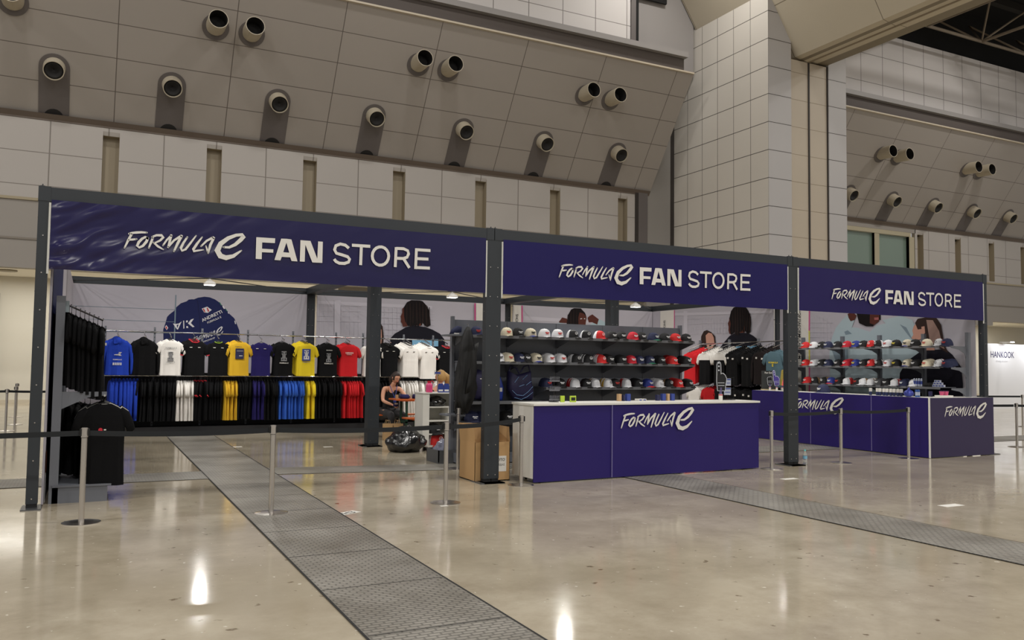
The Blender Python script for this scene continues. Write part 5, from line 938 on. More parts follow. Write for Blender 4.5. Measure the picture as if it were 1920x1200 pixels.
def hang(spec, p, rz, lb, grp, sc=1.0):
    t, new = garment(*spec[0], **spec[1]); r = t if new else dup(t, p, lb)
    r.location = p; r.rotation_euler = (random.uniform(-.02, .02), 0, rz); r['label'] = lb; r['group'] = grp; r.scale = (sc,) * 3
G = lambda *a, **k: (a, k)
KIND = {'tee': 't-shirt', 'polo': 'polo shirt', 'hood': 'hoodie', 'long': 'jacket'}
# back rail rack of the left bay
RY = 9.25
t = thing('clothes_rack', 'long two-rail clothes rack full of team shirts along the back of the left bay', 'clothes rack', (4.7, RY, 0))
for x in (.78, 1.71, 2.65, 3.6, 4.58, 5.56, 6.2, 7.2, 7.95, 8.7):
    mb = MB().box(x - .02, x + .02, RY + .02, RY + .05, .0, 2.2)
    for k in range(28): mb.box(x - .006, x + .006, RY + .018, RY + .021, .1 + .075 * k, .125 + .075 * k, m=1)
    mb.build('upright', [GONDG, BLACKR], t, world=True)
    MB().box(x - .02, x + .02, RY - .3, RY + .3, 0, .05).build('foot', GONDG, t, world=True)
MB().tube([(.74, RY, 2.10), (8.7, RY, 2.085)], .015, 10).build('top_rail', CHROME, t, world=True)
MB().tube([(.74, RY - .2, 1.19), (8.7, RY - .2, 1.19)], .015, 10).build('lower_rail', CHROME, t, world=True)
MB().box(.74, 8.7, RY + .05, RY + .08, .05, 1.25).build('back_panel', mat('black_panel', S(18, 18, 20), .6), t, world=True)
MB().box(.9, 8.6, RY - .35, RY + .05, .0, .14).build('base_shelf', mat('black_base', S(20, 20, 24), .5), t, world=True)
TOPG = [(1.01, G('hood', 'royal blue', pr='hood'), 3, 'royal blue hoodie with white graphic'), (1.51, G('hood', 'black'), 3, 'plain black hoodie'), (2.0, G('tee', 'white', pr='whitecar'), 3, 'white t-shirt with grey car print'),
        (2.47, G('tee', 'black', trim='red', pr='chest'), 4, 'black t-shirt with red collar'), (2.93, G('tee', 'black', trim='lime', pr='chest'), 1, 'black t-shirt with lime neck'), (3.36, G('tee', 'yellow', pr='photo'), 4, 'yellow t-shirt with dark photo print'),
        (3.81, G('tee', 'navy', pr='chest'), 1, 'navy t-shirt with small chest logos'), (4.29, G('tee', 'black', pr='blackcar'), 3, 'black t-shirt with tall car print'), (4.78, G('tee', 'bright yellow', pr='blueprint'), 5, 'bright yellow t-shirt with blue square print'),
        (5.28, G('tee', 'black', pr='blackcar2'), 3, 'black t-shirt with car print and small heading'), (5.75, G('tee', 'red', pr='nissan'), 4, 'red t-shirt with white lettering'), (6.3, G('polo', 'white', pr='chestk'), 2, 'white polo shirt right of the inner post'),
        (6.72, G('polo', 'black', pr='chest'), 5, 'black polo shirt above the seated woman'), (7.22, G('polo', 'white', pr='chestk', trim=None), 7, 'white polo shirt left of the blonde person'), (7.68, G('polo', 'white', pr='chestk', L=.77), 7, 'white polo shirt above the blonde person'), (8.15, G('polo', 'black', trim='red', pr='chest'), 3, 'black polo shirt with red collar')]
GRAIL = 'shirts on the top rail of the left bay'
for x, sp, n_, d in TOPG:
    n2 = n_; y0_ = RY - .40; z0_ = 1.99; sp = (sp[0], dict({'L': .72}, **sp[1]))
    MB().tube([(x, RY, 2.10), (x, RY - .44, 1.985)], .012, 6).build('hanging_arm', CHROME, t, world=True)
    for k in range(n2):
        lb = d + (', frontmost on its top arm' if k == 0 and n2 > 1 else '' if n2 == 1 else ', %s behind the front one' % ordn(k - 1))
        hang(sp, (x - .012 * k, y0_ + k * .052, z0_ + k * .0145), random.uniform(-.06, .06), lb, GRAIL, 1.0)
LOWG = [(.90, 1.36, G('hood', 'royal blue', L=.74), 8, 'royal blue hoodie'), (1.42, 2.12, G('tee', 'black'), 12, 'black t-shirt'), (2.15, 2.46, G('tee', 'white'), 8, 'white t-shirt'), (2.52, 2.70, G('tee', 'black', trim='red'), 4, 'red-collared black t-shirt'),
        (2.76, 3.04, G('tee', 'black', L=.75), 6, 'black t-shirt'), (3.10, 3.34, G('tee', 'yellow'), 6, 'yellow t-shirt'), (3.40, 3.64, G('tee', 'black', L=.74), 5, 'black t-shirt'), (3.70, 3.88, G('tee', 'navy'), 4, 'navy t-shirt'),
        (3.94, 4.2, G('tee', 'black', L=.77), 5, 'black t-shirt'), (4.27, 4.78, G('tee', 'mid blue'), 10, 'mid blue t-shirt'), (4.84, 5.0, G('tee', 'bright yellow'), 4, 'bright yellow t-shirt'), (5.06, 5.6, G('tee', 'black', L=.755), 9, 'black t-shirt'),
        (5.66, 6.06, G('tee', 'red'), 8, 'red t-shirt'), (6.15, 6.98, G('polo', 'black', L=.75), 12, 'black polo shirt'), (7.05, 8.2, G('polo', 'white', L=.75), 18, 'white polo shirt')]
after = ''
for gi, (xa, xb, sp, n_, d) in enumerate(LOWG):
    side_ = ('after the ' + after) if after else 'at the left end'
    for k in range(n_):
        x = xa + (xb - xa) * k / max(1, n_ - 1)
        hang(sp, (x + random.uniform(-.006, .006), RY - .2, 1.172), PI / 2 + random.uniform(-.22, .10), '%s edge-on, %s in its run %s, lower rail' % (d, ordn(k), side_), 'shirts on the lower rail of the left bay', 1.10)
    after = d.replace(' t-shirt', 's').replace(' polo shirt', ' polos').replace(' hoodie', ' hoodies')

# wall rack just inside the front left post
t = thing('wall_rack', 'dark grey wall rack of black shirts just inside the front left post', 'clothes rack', (.4, 1.2, 0))
for y in (.27, 1.2, 2.15): MB().box(.19, .275, y, y + .06, 0, 2.17).build('upright', GONDG, t, world=True)
MB().box(.20, .22, .3, 2.2, .18, 2.1).build('back_panel', GONDG, t, world=True)
MB().box(.22, .74, .27, 2.2, .0, .165).build('base', GONDG, t, world=True); MB().box(.22, .78, .26, 2.2, .165, .185).build('base_shelf', GONDG, t, world=True)
MB().box(.275, .31, .30, .36, 2.0, 2.12).build('bracket_plate', mat('pale_bracket', S(130, 142, 148), .4), t, world=True)
for y in (.44, .50): MB().tube([(.26, y, 2.10), (.64, y, 1.93)], .008, 8).build('hanging_arm', CHROME, t, world=True)
mb = MB()
for k in range(9): f_ = k / 8; mb.lathe([(.001, 0), (.009, .008), (.001, .016)], (.28 + .36 * f_, .47, 2.10 - .16 * f_), 8)
mb.build('arm_knobs', CHROME, t, world=True)
MB().prism([(0, 0), (.46, 0), (.46, -.04), (.28, -.06), (.12, -.14), (0, -.2)], ((.24, .29, 1.16), (1, 0, 0), (0, 0, 1)), -.03).build('rail_bracket', GONDG, t, world=True)
MB().tube([(.68, .25, 1.12), (.68, 2.1, 1.12)], .012, 8).build('lower_rail', CHROME, t, world=True)
for k in range(9):
    f_ = k / 8; hang(G('polo', 'black', L=.8, pr='flag') if k == 8 else G('polo', 'black', L=.8), (.285 + .345 * f_, .47, 2.075 - .15 * f_), PI / 2 + (.0 if k == 8 else random.uniform(-.15, .15)), 'black polo hanging edge-on from the sloping arm, %s from the wall' % ordn(k), 'black polos on the sloping arm', .98)
for k in range(9):
    st_ = k in (2, 3, 4)
    hang(G('tee', 'white', L=.82) if st_ else (G('tee', 'black', pr='badge', L=.82) if k == 0 else G('tee', 'black', L=.82)), (.68, .31 + .065 * k, 1.105), -.12 + random.uniform(-.05, .05) * (k > 0),
         ('%s t-shirt on the low rail by the left post, %s back' % ('white' if st_ else 'black', ordn(k))) + (', with a red badge' if k == 0 else ''), 'shirts on the low rail of the wall rack', 1.06)

MB().tube([(.22, 1.0, 1.13), (.62, 1.0, 1.05)], .008, 8).build('hanging_arm', CHROME, t, world=True)
for k in range(6):
    hang(G('polo', 'black', L=.8), (.27 + .055 * k, 1.0, 1.115 - .011 * k), PI / 2 + random.uniform(-.2, .2), 'black polo on the inner low arm of the wall rack, %s from the wall' % ordn(k), 'black polos on the inner low arm', 1.0)
# right wall clothes rack
RRX = 14.5
t = thing('clothes_rack', 'two-level clothes rack of red, white and black shirts along the right printed wall', 'clothes rack', (RRX, 5.6, 0))
for y in (4.25, 5.2, 6.2, 7.3): MB().box(RRX + .02, RRX + .06, y - .03, y + .03, 0, 2.2).build('upright', GONDG, t, world=True)
MB().tube([(RRX, 4.15, 2.13), (RRX, 7.35, 2.10)], .014, 8).build('top_rail', CHROME, t, world=True); MB().tube([(RRX, 4.15, 1.18), (RRX, 7.35, 1.18)], .014, 8).build('lower_rail', CHROME, t, world=True)
MB().box(RRX - .3, RRX + .3, 4.2, 7.3, 0, .12).build('base_shelf', MATS['black_base'], t, world=True)
RG = [(7.12, G('tee', 'red', L=.8, pr='labels'), 9, 'red t-shirt'), (6.55, G('polo', 'white', col2='black', L=.8), 8, 'white-shouldered black polo shirt'), (6.02, G('polo', 'white', col2='black', L=.81), 8, 'black polo shirt with white shoulders'),
      (5.58, G('polo', 'black', pr='labels', L=.8), 8, 'black polo shirt with white labels'), (5.08, G('polo', 'black', pr='labels', L=.81), 8, 'black polo shirt with small labels'), (4.62, G('long', 'dark brown', pr='labels', L=.75), 6, 'dark brown jacket'), (4.22, G('tee', 'teal', pr='teal', L=.8), 3, 'teal t-shirt with yellow lettering')]
for gi, (y, sp, n_, d) in enumerate(RG):
    MB().tube([(RRX, y, 2.12), (RRX - .46, y, 1.96)], .008, 6).build('hanging_arm', CHROME, t, world=True)
    for k in range(n_):
        f_ = k / max(1, n_ - 1) if n_ > 3 else k * .15
        hang(sp, (RRX - .44 + .40 * f_, y, 1.955 + .14 * f_), -PI / 2 + random.uniform(-.1, .1) + (.25 if gi == 6 else 0), '%s on the right rack top arm, %s from the front' % (d, ordn(k)), 'shirts on the top arms of the right rack', 1.0)
RL = [(7.0, G('tee', 'white', L=.6), 8, 'white t-shirt'), (6.45, G('tee', 'red', L=.62), 4, 'red t-shirt'), (6.05, G('tee', 'black', trim='red', L=.7), 6, 'red-collared black t-shirt'), (5.55, G('polo', 'black', pr='labels', L=.79), 6, 'black labelled polo shirt'), (5.1, G('polo', 'black', pr='labels', L=.78), 6, 'black short labelled polo shirt'), (4.65, G('tee', 'black', L=.7), 5, 'plain black t-shirt')]
for gi, (y, sp, n_, d) in enumerate(RL):
    MB().tube([(RRX, y, 1.18), (RRX - .42, y, 1.10)], .008, 6).build('hanging_arm', CHROME, t, world=True)
    for k in range(n_):
        f_ = k / max(1, n_ - 1); hang(sp, (RRX - .40 + .36 * f_, y, 1.10 + .06 * f_), -PI / 2 + random.uniform(-.1, .1), '%s on the right rack lower arm, %s from the front' % (d, ordn(k)), 'shirts on the lower arms of the right rack', 1.0)

# black jacket hung on the end of the middle cap rack
def draped(name, lb, cat, loc, rows, m):
    t = thing(name, lb, cat, loc); n_ = 24; rg = []
    for z, cx_, w, d in rows: rg.append([(cx_ + w * math.cos(a) * (1 + .5 * noise.noise(Vector((math.cos(a) * 1.5, math.sin(a) * 1.5, z * 4)))), d * math.sin(a) * (1 + .9 * noise.noise(Vector((math.cos(a) * 3, 4 + math.sin(a) * 3, z * 2)))), z + (.09 * math.sin(5 * a) if z < -1.1 else 0)) for a in [2 * PI * i / n_ for i in range(n_)]])
    MB().rings(rg).build('body', m, t, smooth=True); return t
jt = draped('hung_jacket', 'large black jacket hanging crumpled at the left end of the middle cap rack', 'jacket', (5.50, 1.60, 2.06), [(0, 0, .02, .03), (-.06, 0, .05, .06), (-.2, 0, .09, .09), (-.4, .01, .13, .1), (-.62, 0, .15, .11), (-.78, -.02, .16, .11), (-.9, -.03, .16, .1), (-1.05, -.06, .14, .09), (-1.16, -.09, .12, .07), (-1.2, -.1, .10, .05)], mat('black_nylon', S(20, 20, 20), .55, bump=.5, bump_scale=9))
MB().rings([[(.09 + .045 * math.cos(a) - .02 * k, .02 * math.sin(a) - .08, -.25 - .12 * k + .02 * math.cos(a)) for a in [2 * PI * i / 12 for i in range(12)]] for k in range(7)]).build('sleeve', MATS['black_nylon'], jt, smooth=True)
MB().tube([(0, 0, -.02), (0, .01, .03), (.01, .06, .05)], .006, 6).build('hanger_hook', CHROME, jt)
soft('crumpled_hat', 'crumpled navy cap with white strap perched above the hung black jacket', 'cap', [(-.1, 0), (-.06, .08), (.02, .13), (.09, .12), (.08, .03), (.0, .02)], (5.42, 1.88, 1.952), .05, CM['navy'], lambda t: MB().box(-.05, .03, -.055, -.05, .0, .02).build('strap', WHITEV, t))
# ---------------------------------------------------------------- white storage shelf on casters
wx0, wx1, wy0, wy1, wz = 5.70, 6.46, 3.95, 4.35, .985
t = thing('storage_shelf', 'white laminate open shelf on casters holding caps and a black bag', 'shelf', (6.1, 4.15, 0))
MB().box(wx0, wx0 + .12, wy0, wy1, .07, wz).build('side_panel', WHITEP, t, world=True); MB().box(wx1 - .02, wx1, wy0, wy1, .07, wz).build('side_panel', WHITEP, t, world=True)
MB().box(wx0 - .01, wx1 + .01, wy0 - .01, wy1 + .01, wz, wz + .02).build('top', WHITEP, t, world=True); MB().box(wx0 + .12, wx1 - .02, wy1 - .02, wy1, .07, wz).build('back_panel', WHITEP, t, world=True)
for z in (.07, .27, .5, .74): MB().box(wx0 + .12, wx1 - .02, wy0 + .005, wy1 - .02, z, z + .02).build('shelf_board', WHITEP, t, world=True)
MB().box(6.18, 6.2, wy0 + .01, wy1 - .02, .29, .74).build('divider', WHITEP, t, world=True)
for x, y in ((5.76, 4.0), (6.4, 4.0), (5.76, 4.3), (6.4, 4.3)): mb = MB(); caster(mb, x, y); mb.build('caster', BLACKR, t, world=True)
def blob(name, lb, cat, loc, rx, ry_, rz_, m, seed=0, amp=.18, fr=3.0, grp=None, sub=3, extra=None):
    t = thing(name, lb, cat, loc, 0, grp); bm = bmesh.new(); bmesh.ops.create_icosphere(bm, subdivisions=sub, radius=1)
    for v in bm.verts:
        p = v.co.copy(); q = noise.noise(p * fr + Vector((seed, 0, 0))) + .5 * noise.noise(p * fr * 2.3 + Vector((0, seed, 0))); k = 1 + amp * q
        z = p.z * rz_ * k; v.co = Vector((p.x * rx * k * (1.12 - .35 * max(0, p.z)), p.y * ry_ * k * (1.1 - .35 * max(0, p.z)), max(z, -rz_ * .72) + rz_ * .72))
    me = bpy.data.meshes.new('body'); bm.to_mesh(me); bm.free(); me.materials.append(m); me.polygons.foreach_set('use_smooth', [name == 'bin_bag'] * len(me.polygons))
    o = bpy.data.objects.new('body', me); COL.objects.link(o); o.parent = t; 
    if extra: extra(t)
    return t
GLOSSB = mat('glossy_black_film', S(16, 16, 17), .22, spec=.8, bump=.8, bump_scale=14)
blob('plastic_bag', 'crumpled glossy black plastic bag in the top compartment of the white shelf', 'bag', (6.02, 4.12, .762), .16, .13, .105, GLOSSB, 3, .2, 4)
put_cap(B('black'), 5.95, 4.08, .292, .3, 'black cap in the compartment above the red one on the white shelf', 'caps in the white storage shelf', 1.5)
put_cap(B('red', 'white', 'red'), 6.0, 4.08, .092, .2, 'red cap with white back on the bottom board of the white shelf', 'caps in the white storage shelf', 1.7)
put_cap(B('red'), 6.33, 4.1, .092, 0, 'plain red cap partly hidden at the right of the white shelf', 'caps in the white storage shelf', 1.5)
tt = thing('drink_flask', 'bright pink drink bottle with a carry loop standing on the white shelf', 'bottle', (5.86, 4.08, 1.006)); MB().lathe([(.055, 0), (.06, .01), (.06, .12), (.05, .15), (.03, .165)], seg=20).build('body', mat('pink_enamel', S(222, 72, 128), .35), tt, smooth=True); MB().lathe([(.032, .166), (.034, .2)], seg=16).build('cap', CM['crimson'], tt); MB().tube([(.02, 0, .19), (.06, 0, .2), (.085, 0, .165)], .008, 6).build('carry_loop', CM['crimson'], tt)
for i, x in enumerate((6.05, 6.16)): tt = thing('sunglasses_case', 'royal blue rounded case with white label on the white shelf, %s one' % ['left', 'right'][i], 'case', (x, 4.02, 1.006), 0, 'blue cases on the white shelf'); MB().prism([(-.05, 0), (.05, 0), (.05, .12), (.035, .155), (-.035, .155), (-.05, .12)], ((0, .012, 0), (1, 0, 0), (0, 0, 1)), .024).build('body', BLUC, tt); MB().box(-.04, .04, -.0135, -.0125, .02, .05).build('label_print', WHITEV, tt)
tt = thing('label_hanger', 'small wire hanger with blue and white tags above the blonde hair', 'hanger', (6.62, 5.6, 1.30)); MB().tube([(-.07, 0, 0), (.07, 0, 0), (.07, 0, .07), (-.07, 0, .07), (-.07, 0, 0)], .004, 5).tube([(.05, 0, .07), (.06, 0, .11), (.08, 0, .1)], .003, 5).tube([(0, .01, -1.3), (0, .01, 0)], .006, 6).build('wire', CHROME, tt); MB().box(-.06, .06, -.004, .004, .01, .05).build('tags', BLUC, tt)
# ---------------------------------------------------------------- orange picnic table, benches and goods
ORG = mat('varnished_orange_wood', S(206, 104, 50), .35, noise_amt=.12, noise_scale=9); GRN = mat('green_leg_paint', S(22, 62, 44), .5)
def bench(name, lb, cat, x0, x1, y0, y1, z, legh):
    t = thing(name, lb, cat, ((x0 + x1) / 2, (y0 + y1) / 2, 0)); MB().box(x0, x1, y0, y1, z - .028, z).build('top_board', ORG, t, world=True)
    for x in (x0 + .25, x1 - .25):
        MB().box(x - .02, x + .02, y0 + .04, y0 + .08, 0, z - .03).box(x - .02, x + .02, y1 - .08, y1 - .04, 0, z - .03).box(x - .02, x + .02, y0 + .04, y1 - .04, z * .4, z * .4 + .03).build('leg', GRN, t, world=True)
    MB().box(x0 + .15, x0 + .4, y0 + .02, y1 - .02, z - .05, z - .028).build('batten', ORG, t, world=True); return t
bt = bench('picnic_table', 'orange folding picnic table with green legs beside the seated woman', 'table', 5.96, 7.7, 6.15, 6.6, .80, .8)
MB().tube([(6.9, 6.3, .77), (6.5, 6.3, .3)], .006, 5).tube([(6.92, 6.4, .77), (6.52, 6.4, .28)], .006, 5).build('wire_brace', BLACKR, bt, world=True)
bench('picnic_bench', 'orange bench in front of the picnic table', 'bench', 6.02, 7.6, 5.7, 5.95, .455, .4)
bench('picnic_bench', 'orange bench the woman sits on behind the picnic table', 'bench', 5.86, 7.7, 6.92, 7.2, .45, .4)
for i, (x, w) in enumerate(((6.17, .17), (6.45, .2))): soft('folded_clothes', 'pile of folded navy clothes on the picnic table, %s one' % ['left', 'right'][i], 'clothes', [(-w / 2, 0), (w / 2, 0), (w / 2 + .01, .05), (w / 2 - .02, .085), (-w / 2 + .02, .09), (-w / 2, .05)], (x + .02, 6.3, .801), .1, mat('navy_cloth', S(38, 34, 92), .8), None, 'folded navy clothes')
pack('paper_cup', 'small tan carton left of the folded navy clothes', 'carton', 6.02, 6.27, .801, .05, .05, .08, TANC)
for i, (x, y, w) in enumerate(((5.80, 6.15, .17), (5.99, 6.12, .2))):
    tt = thing('paper_bag', 'brown paper bag with cord handles under the seated woman, %s one' % ['left', 'right'][i], 'paper bag', (x, y, 0), .1 * i, 'brown paper bags'); mb = MB(); KR = mat('kraft_paper', S(176, 144, 102), .75, noise_amt=.04)
    h, d = .32, .055; mb.add([(-w / 2, -d, 0), (w / 2, -d, 0), (w / 2, d, 0), (-w / 2, d, 0), (-w / 2, -d, h), (w / 2, -d, h), (w / 2, d, h), (-w / 2, d, h), (-w / 2 + .02, 0, 0), (w / 2 - .02, 0, 0), (-w / 2 + .025, 0, h * .98), (w / 2 - .025, 0, h * .98)], [(0, 1, 5, 4), (3, 7, 6, 2), (0, 4, 10, 8), (8, 10, 7, 3), (1, 9, 11, 5), (9, 2, 6, 11), (0, 3, 2, 1)]); mb.build('body', KR, tt, normals=False)
    MB().tube([(-.04, -d, h - .01), (-.035, -d, h + .06), (.02, -d - .01, h + .07), (.04, -d, h - .01)], .004, 5).build('cord_handle', KR, tt); MB().tube([(-.04, d, h - .01), (-.02, d, h + .07), (.03, d, h + .06), (.04, d, h - .01)], .004, 5).build('cord_handle', KR, tt)
def knot(t): MB().rings([[((.03 + .05 * k) * math.cos(a) * .5 + .1, (.03 + .05 * k) * math.sin(a) * .5, .27 + .05 * k + .02 * math.sin(3 * a)) for a in [2 * PI * i / 12 for i in range(12)]] for k in (0, .4, 1)]).build('tied_neck', GLOSSB, t)
blob('bin_bag', 'full glossy black bin bag on the floor left of the white shelf', 'bin bag', (5.40, 3.95, 0), .29, .25, .255, GLOSSB, 8, .22, 1.8, sub=4, extra=knot)
tt = thing('storage_crate', 'grey crate of clear wrapped goods behind the cardboard box', 'crate', (5.42, 2.35, 0)); MB().box(-.16, .14, -.25, .25, 0, .02).box(-.16, -.145, -.25, .25, .02, .2).box(.125, .14, -.25, .25, .02, .2).box(-.16, .14, -.25, -.235, .02, .2).box(-.16, .14, .235, .25, .02, .2).build('body', mat('grey_plastic', S(84, 86, 88), .5), tt)
blob('wrapped_goods', 'clear plastic wrapped bundle in the grey crate', 'wrapped goods', (5.41, 2.33, .03), .12, .2, .18, mat('clear_wrap', S(130, 132, 150), .15, bump=.8, bump_scale=20), 5, .25, 5)
CARD = mat('cardboard', S(188, 150, 102), .7, noise_amt=.03, noise_scale=4)
tt = thing('cardboard_box', 'large open cardboard box with raised flaps behind the front booth post', 'cardboard box', (5.1, .2, 0), 0); mb = MB(); bx0, bx1, by0, by1, bh = 4.97, 5.47, .125, .62, .5; q = .006
mb.box(bx0, bx1, by0, by0 + q, .004, bh).box(bx0, bx1, by1 - q, by1, .004, bh).box(bx0, bx0 + q, by0, by1, .004, bh).box(bx1 - q, bx1, by0, by1, .004, bh).box(bx0, bx1, by0, by1, .004, .012).build('carton', CARD, tt, world=True)
MB().add([(bx0, by0, bh), (bx0, by1, bh), (bx0 - .015, by1, bh + .22), (bx0 - .015, by0, bh + .19)], [(0, 1, 2, 3)]).build('flap', CARD, tt, world=True, normals=False); MB().add([(bx1, by0, bh), (bx1, by1, bh), (bx1 - .03, by1, bh + .2), (bx1 + .01, by0 + .05, bh + .19)], [(0, 1, 2, 3)]).build('flap', CARD, tt, world=True, normals=False)
MB().add([(bx0, by1, bh), (bx1, by1, bh), (bx1 - .03, by1 + .05, bh + .2), (bx0, by1 + .05, bh + .22)], [(0, 1, 2, 3)]).build('flap', CARD, tt, world=True, normals=False)
mb = MB().box(5.22, 5.42, by0 - .002, by0, .12, .32, m=0); mb.text('HOTO', XZ(5.25, by0 - .0025, .255), .05, m=1, bold=.01); mb.text('FORMULA E', XZ(5.232, by0 - .0025, .195), .042, m=1, sx=.72); mb.build('paper_label', [WHITEV, BLACKR], tt, world=True)

# ---------------------------------------------------------------- people
SKIN = mat('skin_warm', S(214, 158, 128), .55); HAIRD = mat('dark_brown_hair', S(48, 34, 30), .6, noise_amt=.3, noise_scale=60); HAIRB = mat('blonde_hair', S(186, 146, 88), .6, noise_amt=.35, noise_scale=70)
BLK = mat('black_knit', S(20, 20, 22), .85); TROU = mat('charcoal_trousers', S(52, 52, 54), .8)
def skin_mesh(V, E, root=0, sub=2):
    me = bpy.data.meshes.new('s'); me.from_pydata([v[:3] for v in V], E, []); o = bpy.data.objects.new('s', me); COL.objects.link(o)
    md = o.modifiers.new('k', 'SKIN'); md.branch_smoothing = .6
    for i, v in enumerate(V): d = me.skin_vertices[0].data[i]; r = v[3]; d.radius = (r, v[4] if len(v) > 4 else r); d.use_root = i == root
    sb = o.modifiers.new('u', 'SUBSURF'); sb.levels = sub; sb.render_levels = sub
    dg = bpy.context.evaluated_depsgraph_get(); dg.update(); m2 = bpy.data.meshes.new_from_object(o.evaluated_get(dg)); out = ([tuple(v.co) for v in m2.vertices], [tuple(p.vertices) for p in m2.polygons])
    bpy.data.objects.remove(o); bpy.data.meshes.remove(me); bpy.data.meshes.remove(m2); return out
def head(mb, c, fwd, s=1.0):
    """ovoid head with brow, nose, lips, chin and ears, looking along fwd"""
    f = Vector(fwd).normalized(); r = f.cross(Vector((0, 0, 1))).normalized(); u_ = r.cross(f); c = Vector(c); rg = []; n_ = 24
    for j in range(13):
        t_ = j / 12 * PI; z = math.cos(t_); w = math.sin(t_); row = []
        for i in range(n_):
            a = 2 * PI * i / n_; x = math.sin(a) * w * .073; y = math.cos(a) * w * .092
            fz = z; jaw = 1 - .28 * max(0, -z); x *= jaw
            if math.cos(a) > .5:
                if abs(math.sin(a)) < .2 and -.35 < fz < .1: y += .02 * (1 - abs(fz + .12) / .25) if abs(fz + .12) < .25 else 0
                if -.62 < fz < -.42: y += .005
                if -.05 < fz < .12 and .2 < abs(math.sin(a)) < .5: y -= .008
            row.append(c + (r * x + f * y + u_ * z * .115) * s)
        rg.append(row)
    mb.rings(rg)
    for sg in (-1, 1):
        e = c + (r * sg * .074 - f * .005 - u_ * .005) * s; mb.rings([[e + (f * math.cos(a) * .016 * q + u_ * math.sin(a) * .026 * q + r * sg * d) * s for a in [2 * PI * i / 10 for i in range(10)]] for q, d in ((1, -.004), (1.1, .006), (.6, .01))])
    return f, r, u_
def hand(mb, wr, d, nrm, s=1.0, curl=.5, left=1):
    """palm and five curled fingers leaving the wrist along d; nrm is the back of the hand"""
    d = Vector(d).normalized(); n_ = Vector(nrm); n_ = (n_ - d * n_.dot(d)).normalized(); sd = d.cross(n_) * left; w = Vector(wr); P = lambda a, b, c_: tuple(w + (d * a + sd * b + n_ * c_) * s)
    rg = [[P(a, .5 * bw * math.cos(t_) , .5 * th_ * math.sin(t_)) for t_ in [2 * PI * i / 10 for i in range(10)]] for a, bw, th_ in ((-.01, .05, .036), (.02, .062, .034), (.05, .078, .03), (.085, .08, .026), (.095, .07, .02))]
    mb.rings(rg)
    for i, (b, L_) in enumerate(((-.03, .066), (-.01, .076), (.011, .07), (.03, .054))):
        p = [P(.085, b, 0)]; ang = 0; x_, z_ = .085, 0
        for k in range(3): ang += curl * (.5 + .35 * k); st = L_ * (.45, .32, .23)[k]; x_ += st * math.cos(ang); z_ -= st * math.sin(ang); p.append(P(x_, b * 1.08, z_))
        mb.tube(p, [.0095, .009, .008, .0065], 7)
    mb.tube([P(.02, -.03, -.004), P(.045, -.052, -.012), P(.07, -.056, -.026), P(.088, -.048, -.034)], [.013, .011, .009, .007], 7)
# woman seated at the picnic table
wl = (6.12, 6.98, 0); t = thing('person', 'seated person in a black sleeveless top and glasses folding clothes at the orange table', 'person', wl)
V = [(0, .05, .50, .14, .12), (-.005, .03, .65, .11, .09), (.0, -.01, .82, .12, .09), (.01, -.05, .97, .115, .08), (.02, -.09, 1.04, .07, .06), (.03, -.12, 1.085, .05), (.04, -.15, 1.13, .048),
     (-.15, -.06, .995, .055), (-.19, -.09, .86, .044), (-.205, -.14, .74, .038), (-.15, -.26, .70, .033), (-.075, -.36, .665, .025),
     (.17, -.07, .985, .055), (.225, -.15, .90, .043), (.26, -.22, .83, .037), (.262, -.31, .84, .031), (.25, -.40, .855, .024),
     (-.09, .0, .47, .095), (-.1, -.2, .47, .085), (-.11, -.42, .455, .07), (-.11, -.42, .28, .055), (-.12, -.40, .12, .042), (-.12, -.42, .05, .04),
     (.1, .0, .47, .095), (.12, -.2, .47, .085), (.14, -.42, .455, .07), (.14, -.38, .28, .055), (.13, -.33, .12, .042), (.13, -.35, .05, .04)]
V = [tuple(v) for v in V]
E = [(0, 1), (1, 2), (2, 3), (3, 4), (4, 5), (5, 6), (3, 7), (7, 8), (8, 9), (9, 10), (10, 11), (3, 12), (12, 13), (13, 14), (14, 15), (15, 16), (0, 17), (17, 18), (18, 19), (19, 20), (20, 21), (21, 22), (0, 23), (23, 24), (24, 25), (25, 26), (26, 27), (27, 28)]
vs, fs = skin_mesh(V, E); mb = MB().add(vs, fs); HC = (.05, -.18, 1.215); HF = (.42, -1, -.42); f_, r_, u_ = head(mb, HC, HF)
hand(mb, V[11][:3], (.5, -.8, -.2), (-.2, -.2, 1), .95, .7, 1); hand(mb, V[16][:3], (-.2, -.95, -.2), (0, -.1, 1), .95, .45, -1)
mb.build('body', SKIN, t, smooth=True)
C3 = Vector(HC)
V2 = [(0, .05, .47, .165, .14), (-.005, .03, .65, .14, .12), (.0, -.01, .82, .155, .125), (.01, -.055, .955, .15, .12), (-.095, -.045, 1.005, .074, .07), (.115, -.055, 1.0, .074, .07), (.012, -.02, 1.03, .07, .045)]
vs, fs = skin_mesh(V2, [(0, 1), (1, 2), (2, 3), (3, 4), (3, 5), (3, 6)]); MB().add(vs, fs).build('sleeveless_top', BLK, t, smooth=True)
g = 1.16
V3 = [(0, .06, .50, .155, .14)] + [(v[0], v[1], v[2], v[3] * g) for v in V[17:22]] + [(v[0], v[1], v[2], v[3] * g) for v in V[23:28]]
vs, fs = skin_mesh(V3, [(0, 1), (1, 2), (2, 3), (3, 4), (4, 5), (0, 6), (6, 7), (7, 8), (8, 9), (9, 10)]); MB().add(vs, fs).build('trousers', TROU, t, smooth=True)
for x in (-.12, .13): MB().rings([[(x + .045 * q * math.cos(a), -.42 + y_ + .0 * q, .035 + .032 * q * math.sin(a)) for a in [2 * PI * i / 12 for i in range(12)]] for q, y_ in ((.7, .1), (1, .06), (1.05, -.02), (.8, -.1), (.3, -.13))]).build('shoe', WHITEV, t, smooth=True)
